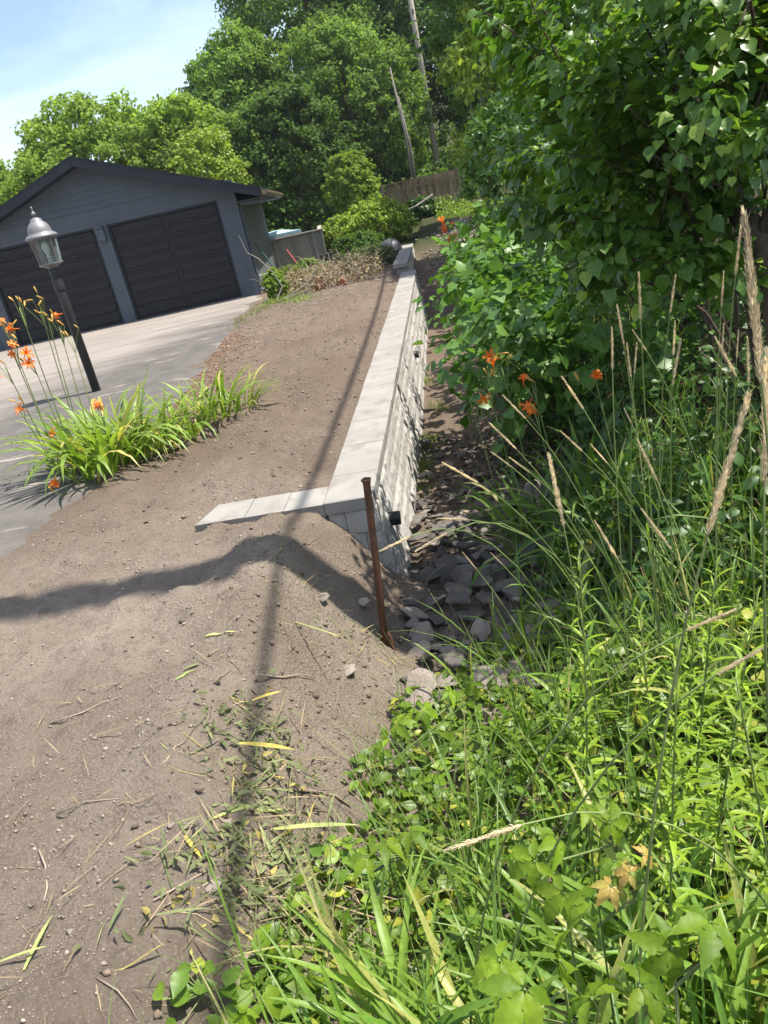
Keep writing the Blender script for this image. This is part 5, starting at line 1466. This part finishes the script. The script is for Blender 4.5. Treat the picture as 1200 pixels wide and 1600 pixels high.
LEAN = sorted([((690,722),(748,755)), ((764,660),(808,703)), ((785,617),(822,655)), ((877,587),(912,640)), ((874,672),(910,705)), ((922,693),(950,725)), ((766,705),(800,730)), ((795,714),(830,740)),
        ((995,685),(1027,752)), ((928,812),(966,875)), ((1002,795),(1050,860)), ((683,810),(732,812)), ((722,862),(745,890)), ((766,863),(785,882))])
for k, (a, b) in enumerate(LEAN):
    stalk(a, b, 2.35 + 0.06*(k % 4), 'tan seed stalk leaning left toward the ditch stones, %s from the left' % ORD[k], 'seed stalks leaning over the ditch', 20+k, 0.62)
stalk((857,708), (881,825), 1.9, 'stout upright brown seed spike above the stone ditch', 'single seed stalks', 40, 0.7)
stalk((648,862), (700,832), 2.2, 'pale seed head arching flat toward the rusty pipe', 'single seed stalks', 41, 0.8)
stalk((592,862), (642,838), 2.25, 'seed head crossing in front of the rusty pipe', 'single seed stalks', 42, 0.8)
stalk((1162,322), (1190,600), 0.86, 'very large near seed head rising at the right edge', 'single seed stalks', 43, 0.58, leaf=False, side=(0.10, 0.0))
stalk((1172,608), (1106,835), 0.92, 'large near seed head slanting down left beside the largest', 'single seed stalks', 44, 0.58, leaf=False)
stalk((1198,540), (1194,760), 0.95, 'fat seed head cut by the right picture edge', 'single seed stalks', 45, 0.62, leaf=False, side=(0.1, 0.0))
stalk((1150,952), (1072,985), 1.25, 'curled tan seed head lying over the goldenrod', 'single seed stalks', 46, 0.8, leaf=False)
stalk((1200,1008), (1118,1055), 1.15, 'tan seed head bending right above the weeds', 'single seed stalks', 47, 0.8, leaf=False)
stalk((693,1330), (818,1288), 1.35, 'broken pale seed head lying across the low leaves', 'single seed stalks', 48, 0.7, leaf=False)

# ------------------------------------------------------------------ goldenrod
LANCEM = mesh_np('leaf', LANCE[0], LANCE[1], M['goldenrod'])
def goldenrod(px, py, dist, lab, seed, nleaf=72, Lf=0.062, hmin=0.0):
    r = np.random.default_rng(seed)
    top = atd(px, py, dist)
    root = np.array([top[0]+r.uniform(-.16, .16), top[1]+r.uniform(-.02, .14), 0]); root[2] = Ts(root[0], root[1])
    t = thing('goldenrod', lab, 'goldenrod', root, 'goldenrod plants')
    mid = (root+top)/2 + np.array([r.uniform(-.03, .03), 0, 0])
    pts = [root*(1-s)**2 + 2*mid*s*(1-s) + top*s*s for s in np.linspace(0, 1, 8)]
    MB().tube(pts, list(np.linspace(0.004, 0.0015, 8)), 6).build('stem', M['grassstem'], t, smooth=True)
    for k in range(nleaf):
        s = 0.30 + 0.70*(k/nleaf)**0.85
        p = root*(1-s)**2 + 2*mid*s*(1-s) + top*s*s
        a = k*2.4; up = 0.35 + 1.1*s**3
        d = np.array([math.cos(a), math.sin(a), up + 0.25*r.normal()])
        sz = Lf*(1.25 - 0.80*s**2.2)*r.uniform(.6, 1.25)*1.3
        place('leaf', LANCEM, t, matrix_of(p, d, np.array([-math.cos(a)*up, -math.sin(a)*up, 1.0]), sz))
for k, (px, py, d, lab) in enumerate(((905, 862, 1.95, 'tallest bright goldenrod standing left of the weed mass'), (1000, 955, 1.75, 'bushy goldenrod right of the tallest one'),
        (1120, 880, 1.75, 'goldenrod behind the large slanting seed head'), (1185, 925, 1.7, 'goldenrod at the right edge of the weeds'), (1060, 1010, 1.5, 'goldenrod in the middle of the weed mass'), (1150, 1060, 1.4, 'goldenrod low at the right under the curled seed head'), (1085, 940, 2.1, 'slender goldenrod at the back of the weeds'))):
    goldenrod(px, py, d, lab, 400+k)

# ------------------------------------------------------------------ five-leaved creeper
PALMM = mesh_np('leaf', PALM[0], PALM[1], M['creeper']); PALMR = mesh_np('leaf', PALM[0], PALM[1], M['redcreeper'])
def creeper(lab, leaves, seed):
    r = np.random.default_rng(seed)
    P = [atd(px, py, d) for (px, py, d, s, red) in leaves]
    root = P[0].copy(); root[2] = Ts(root[0], root[1])
    t = thing('creeper_vine', lab, 'vine', root, 'five-leaved creepers')
    pts = [root] + [p - np.array([0, 0, 0.05]) for p in P]
    MB().tube(pts, 0.0022, 6).build('stem', M['grassstem'], t, smooth=True)
    for (px, py, d, s, red), p in zip(leaves, P):
        MB().tube([p - np.array([0, 0, 0.05]), p + np.array([0.005, 0.0, -0.02]), p], 0.0014, 5).build('leaf_stalk', M['grassstem'], t)
        a = r.uniform(0, 6.28); n_ = np.array([0.45*r.normal(), -0.25+0.4*r.normal(), 1.0])
        place('leaf', PALMR if red else PALMM, t, matrix_of(p, np.array([math.cos(a), math.sin(a)*0.8-0.35, -0.25+0.3*r.normal()]), n_, s*0.82))
creeper('bright creeper with reddish young leaves in the near weeds', [(880, 1395, 1.25, .062, 0), (925, 1412, 1.2, .060, 0), (955, 1385, 1.18, .036, 1), (985, 1365, 1.17, .034, 1), (1005, 1335, 1.16, .03, 1), (960, 1345, 1.2, .05, 0)], 1)
creeper('creeper with the largest leaves at the bottom of the picture', [(875, 1500, 1.08, .062, 0), (820, 1545, 1.05, .072, 0), (925, 1560, 1.0, .07, 0), (780, 1500, 1.12, .06, 0)], 2)
creeper('creeper sprays halfway up the weed mass', [(915, 1265, 1.45, .065, 0), (952, 1285, 1.4, .06, 0), (868, 1310, 1.4, .06, 0), (835, 1345, 1.35, .065, 0), (805, 1335, 1.4, .055, 0)], 3)
creeper('creeper spray at the soil edge near the cut stems', [(600, 1318, 1.75, .07, 0), (572, 1338, 1.75, .055, 0), (640, 1300, 1.75, .06, 0)], 4)
creeper('creeper trailing along the near ditch edge', [(620, 1130, 2.2, .07, 0), (660, 1110, 2.2, .065, 0), (700, 1080, 2.3, .065, 0), (740, 1065, 2.3, .06, 0), (600, 1170, 2.1, .06, 0)], 5)
creeper('creeper leaves low among the right-hand grasses', [(1050, 1480, 1.0, .06, 0), (1110, 1440, 1.0, .06, 0), (1000, 1540, 0.98, .06, 0)], 6)

# ------------------------------------------------------------------ broad grass tufts close to the camera
def tuft(lab, px, py, dist, n, L, seed, wd=0.022):
    n = int(n*1.5)
    r = np.random.default_rng(seed)
    c = atd(px, py, dist); root = np.array([c[0], c[1], Ts(c[0], c[1])])
    t = thing('grass_tuft', lab, 'grass tuft', root, 'broad-bladed grass tufts')
    for k in range(n):
        rt = np.array([[root[0]+r.normal()*.04, root[1]+r.normal()*.04, root[2]]])
        V, F = blades(rt, r.uniform(0, 6.28, 1), r.uniform(.05, .4, 1), np.array([L*r.uniform(.6, 1.1)]), np.array([wd*r.uniform(.6, 1.1)]), r.uniform(.4, 2.0, 1), 9, r.uniform(-.6, .6, 1))
        ok = np.linalg.norm(V - CAM, axis=1).min() > 0.55
        if ok: obj_np('blade', V, F, M['broadgrass'], t, smooth=True)
for k, (px, py, d, n, L, lab) in enumerate(((560, 1480, 1.75, 16, 0.62, 'broad-bladed grass tuft at the soil edge by the cut stems'), (680, 1420, 1.7, 16, 0.7, 'broad grass tuft beside the broken seed head'),
        (800, 1440, 1.55, 14, 0.68, 'broad grass tuft behind the largest creeper leaves'), (980, 1480, 1.35, 14, 0.62, 'broad grass tuft left of the bottom right corner'), (1120, 1300, 1.4, 16, 0.75, 'broad grass tuft under the slanting seed head'),
        (1160, 1500, 1.2, 14, 0.55, 'broad grass tuft in the bottom right corner'), (700, 1560, 1.55, 14, 0.55, 'broad grass tuft at the bottom edge'), (1040, 1200, 1.7, 14, 0.75, 'broad grass tuft below the middle goldenrod'), (470, 1560, 1.75, 9, 0.5, 'sparse grass tuft lowest beside the bare soil'),
        (900, 1120, 1.75, 14, 0.6, 'broad grass tuft below the tallest goldenrod'), (760, 1240, 1.95, 14, 0.55, 'broad grass tuft in the middle of the low leaves'), (950, 1330, 1.5, 14, 0.6, 'broad grass tuft behind the reddish creeper'), (640, 1500, 1.65, 14, 0.6, 'broad grass tuft between the soil edge and the bottom creeper'), (1180, 1120, 1.5, 12, 0.7, 'broad grass tuft at the right edge under the goldenrod'),
        (880, 800, 2.9, 14, 0.6, 'grass tuft at the shade edge behind the tallest goldenrod'), (1080, 800, 2.6, 14, 0.65, 'grass tuft at the shade edge on the right'))):
    tuft(lab, px, py, d, n, L, 500+k)
# seedling with rounded leaves at the bottom of the bare soil
OV1 = mesh_np('leaf', OVATE9[0], OVATE9[1], M['weed'], True)
sd = onground(320, 1570)
t = thing('broadleaf_seedling', 'round-leaved green seedling at the bottom of the bare soil', 'seedling', sd)
r = np.random.default_rng(8)
MB().tube([sd, sd+np.array([0.01, 0, .05]), sd+np.array([0.02, .02, .11])], 0.003, 6).build('stem', M['grassstem'], t)
for k in range(13):
    a = r.uniform(0, 6.28); p = sd + np.array([r.normal()*.05, r.normal()*.03, .03+.09*r.random()])
    MB().tube([sd+np.array([0.01, 0, .04]), p], 0.0015, 5).build('leaf_stalk', M['grassstem'], t)
    place('leaf', OV1, t, matrix_of(p, np.array([math.cos(a), math.sin(a), .1]), np.array([.2*r.normal(), -.2, 1]), r.uniform(.05, .075)))

# ------------------------------------------------------------------ cut stems and leaf litter on the bank
rl = np.random.default_rng(64)
def litter(name, lab, n, pts, spread, L, W, mat, lift=0.012):
    c = np.array([onground(*p)[:2] for p in pts])[rl.integers(0, len(pts), n)] + rl.normal(size=(n, 2))*np.array(spread)
    root = np.stack([c[:, 0], c[:, 1], T(c[:, 0], c[:, 1]) + lift*rl.random(n)*2 + 0.003], 1)
    az_ = rl.normal(2.4, 1.3, n) + math.pi*(rl.random(n) < .4)
    V, F = blades(root, az_, np.full(n, 1.45) + rl.normal(size=n)*.14, rl.uniform(*L, n), rl.uniform(*W, n), rl.uniform(-.1, .45, n), 5, rl.uniform(-.4, .4, n))
    # keep every strand on or above the soil
    V[:, 2] = np.maximum(V[:, 2], T(V[:, 0], V[:, 1]) + 0.003)
    o = obj_np(name, V, F, M[mat]); tag(o, lab, 'litter', kind='stuff')
bank = [(400, 1120), (420, 1170), (440, 1200), (430, 1250), (460, 1290), (440, 1340), (470, 1380), (430, 1420), (480, 1450), (400, 1380), (520, 1480), (460, 1520), (360, 1330), (300, 1410), (540, 1400), (500, 1330)]
litter('cut_stems', 'dry straw-coloured cut stems strewn down the bank', 170, bank, (.13, .12), (.05, .22), (.0015, .0045), 'straw', .02)
litter('cut_leaves', 'wilted green cut leaves heaped along the bank', 190, bank, (.10, .10), (.04, .16), (.003, .011), 'wilt', .025)
litter('cut_stems', 'sparse dry stems scattered over the open soil', 130, [(100, 1300), (200, 1150), (250, 1400), (60, 1450), (480, 1000), (560, 1050), (520, 940), (180, 1500), (330, 1000)], (.28, .25), (.03, .14), (.0015, .004), 'straw', .004)
litter('cut_leaves', 'scattered wilted leaf scraps around the rusty pipe foot', 110, [(590, 1010), (560, 980), (620, 1040), (500, 960), (470, 880), (430, 860)], (.12, .12), (.04, .14), (.002, .006), 'wilt', .006)
n = 1100
c = np.array([onground(*p)[:2] for p in bank])[rl.integers(0, len(bank), n)] + rl.normal(size=(n, 2))*.09
V, F = scatter(*LONGLEAF, np.stack([c[:, 0], c[:, 1], T(c[:, 0], c[:, 1]) + .006 + .035*rl.random(n)**2], 1), rdir(n, rl)*np.array([1, 1, .6]), rdir(n, rl) + np.array([0, 0, .3]), rl.uniform(.012, .05, n))
o = obj_np('leaf_scraps', V, F, M['wilt']); tag(o, 'small wilted leaf scraps in the cut heap on the bank', 'litter', kind='stuff')
def lying(px, py, ang, L, wd, mat, lab, name='fallen_leaf', curl=.25):
    p = onground(px, py)
    V, F = blades(np.array([[p[0], p[1], p[2]+.012]]), np.array([ang]), np.array([1.45]), np.array([L]), np.array([wd]), np.array([curl]), 8)
    V[:, 2] = np.maximum(V[:, 2], T(V[:, 0], V[:, 1]) + .006)
    o = obj_np(name, V, F, M[mat], smooth=True); tag(o, lab, 'leaf', 'fallen strap leaves')
lying(375, 1165, -0.5, .24, .020, 'yellowleaf', 'bright yellow strap leaf lying on the cut heap')
lying(395, 1098, 0.1, .12, .014, 'yellowleaf', 'short yellow leaf beside the cable shadow')
lying(425, 1300, -0.25, .30, .018, 'palegreen', 'long pale green leaf lying across the bank')
lying(440, 1268, 3.9, .26, .016, 'palegreen', 'pale cut stalk slanting down the bank')
lying(322, 997, -0.35, .17, .012, 'palegreen', 'narrow yellow-green leaf alone on the smooth soil')
lying(275, 1065, 0.0, .11, .018, 'palegreen', 'small crumpled yellow-green leaf on the soil left of the cable shadow')
lying(288, 1050, 0.3, .07, .016, 'wilt', 'grey-green curled leaf above the crumpled one')
lying(462, 975, -0.9, .36, .008, 'palegreen', 'long thin green stem running down the bank toward the litter', curl=.1)
lying(290, 1310, -1.0, .13, .013, 'yellowleaf', 'yellow strap leaf at the left of the cut heap')
lying(312, 1300, -1.15, .22, .009, 'wilt', 'thin green blade beside the yellow strap at the left')
lying(40, 1520, 1.4, .16, .012, 'palegreen', 'pale folded leaf near the bottom left corner')
lying(0, 1508, 0.1, .13, .008, 'palegreen', 'thin pale stem entering at the bottom left edge')
lying(585, 818-0, 0.2, .10, .006, 'palegreen', 'tiny green blade beside the wall end') if False else None
lying(145, 792, 0.1, .10, .03, 'yellowleaf', 'fallen yellow leaf in front of the lamp post clump') if False else None
def twig(pts, r0, lab):
    P = [onground(*p) + np.array([0, 0, .006]) for p in pts]
    o = MB().tube(P, list(np.linspace(r0, r0*.5, len(P))), 6).build('twig', M['drybranch'], None, smooth=True); tag(o, lab, 'twig', 'twigs on the soil')
twig([(80, 1132), (130, 1115), (160, 1100), (185, 1092)], .004, 'dark twig lying across the open soil')
twig([(62, 1330), (72, 1355), (75, 1390), (70, 1410)], .0035, 'forked dry root on the left of the soil')
twig([(152, 1530), (185, 1550), (205, 1575), (215, 1595)], .003, 'curved twig near the bottom of the soil')
twig([(400, 1055), (440, 1060), (470, 1055), (495, 1060)], .004, 'bent brown twig crossing the bank below the cable shadow')
twig([(455, 1235), (490, 1238), (525, 1245), (548, 1262)], .008, 'thick bare root poking out of the bank')
twig([(240, 1410), (320, 1365), (400, 1330), (440, 1320)], .0035, 'long dry stem slanting over the cut heap')
twig([(255, 1420), (330, 1380), (410, 1340), (470, 1330)], .003, 'second long dry stem below the slanting one')
twig([(90, 1275), (130, 1255), (185, 1250)], .003, 'thin twig on the soil above the forked root')

# low plants on the rise beyond the wall and along the path
rb = np.random.default_rng(78)
n = 15000
u = rb.uniform(11.5, 29, n); v = rb.uniform(0.5, 4.5, n)
k = (v > 1.15 + 0.5*fbm(u, v, 0.9, 2, 6) + 0.05*(u-12)) | (u > 25)
u, v = u[k], v[k]; x, y = fromUV(u, v); n = len(x)
zz = T(x, y) + 0.02 + 0.40*rb.random(n)**1.5*np.clip(0.6+1.2*fbm(x, y, 0.8, 2, 8), 0.1, 1.2)
V, F = scatter(*QUAD, np.stack([x, y, zz], 1), rdir(n, rb), nrm(rdir(n, rb)*.7+np.array([0, 0, 1])), rb.uniform(.05, .12, n))
o = obj_np('path_plants', V, F, M['weed']); tag(o, 'mixed low green plants along the rising path past the wall', 'ground plants', kind='stuff')

# ------------------------------------------------------------------ thin summer haze round the whole place
hz_ = MB().box(-170, 170, -40, 270, -6.0, 34.0).build('haze', None)
tag(hz_, 'thin bright summer haze in the air', 'haze', kind='stuff')
mt, t, out = newmat('haze_air')
pv = N(t, 'ShaderNodeVolumePrincipled'); pv.inputs['Density'].default_value = 0.0004; pv.inputs['Color'].default_value = (0.93, 0.97, 1.0, 1); pv.inputs['Anisotropy'].default_value = 0.25
t.links.new(pv.outputs[0], out.inputs['Volume']); hz_.data.materials.append(mt)
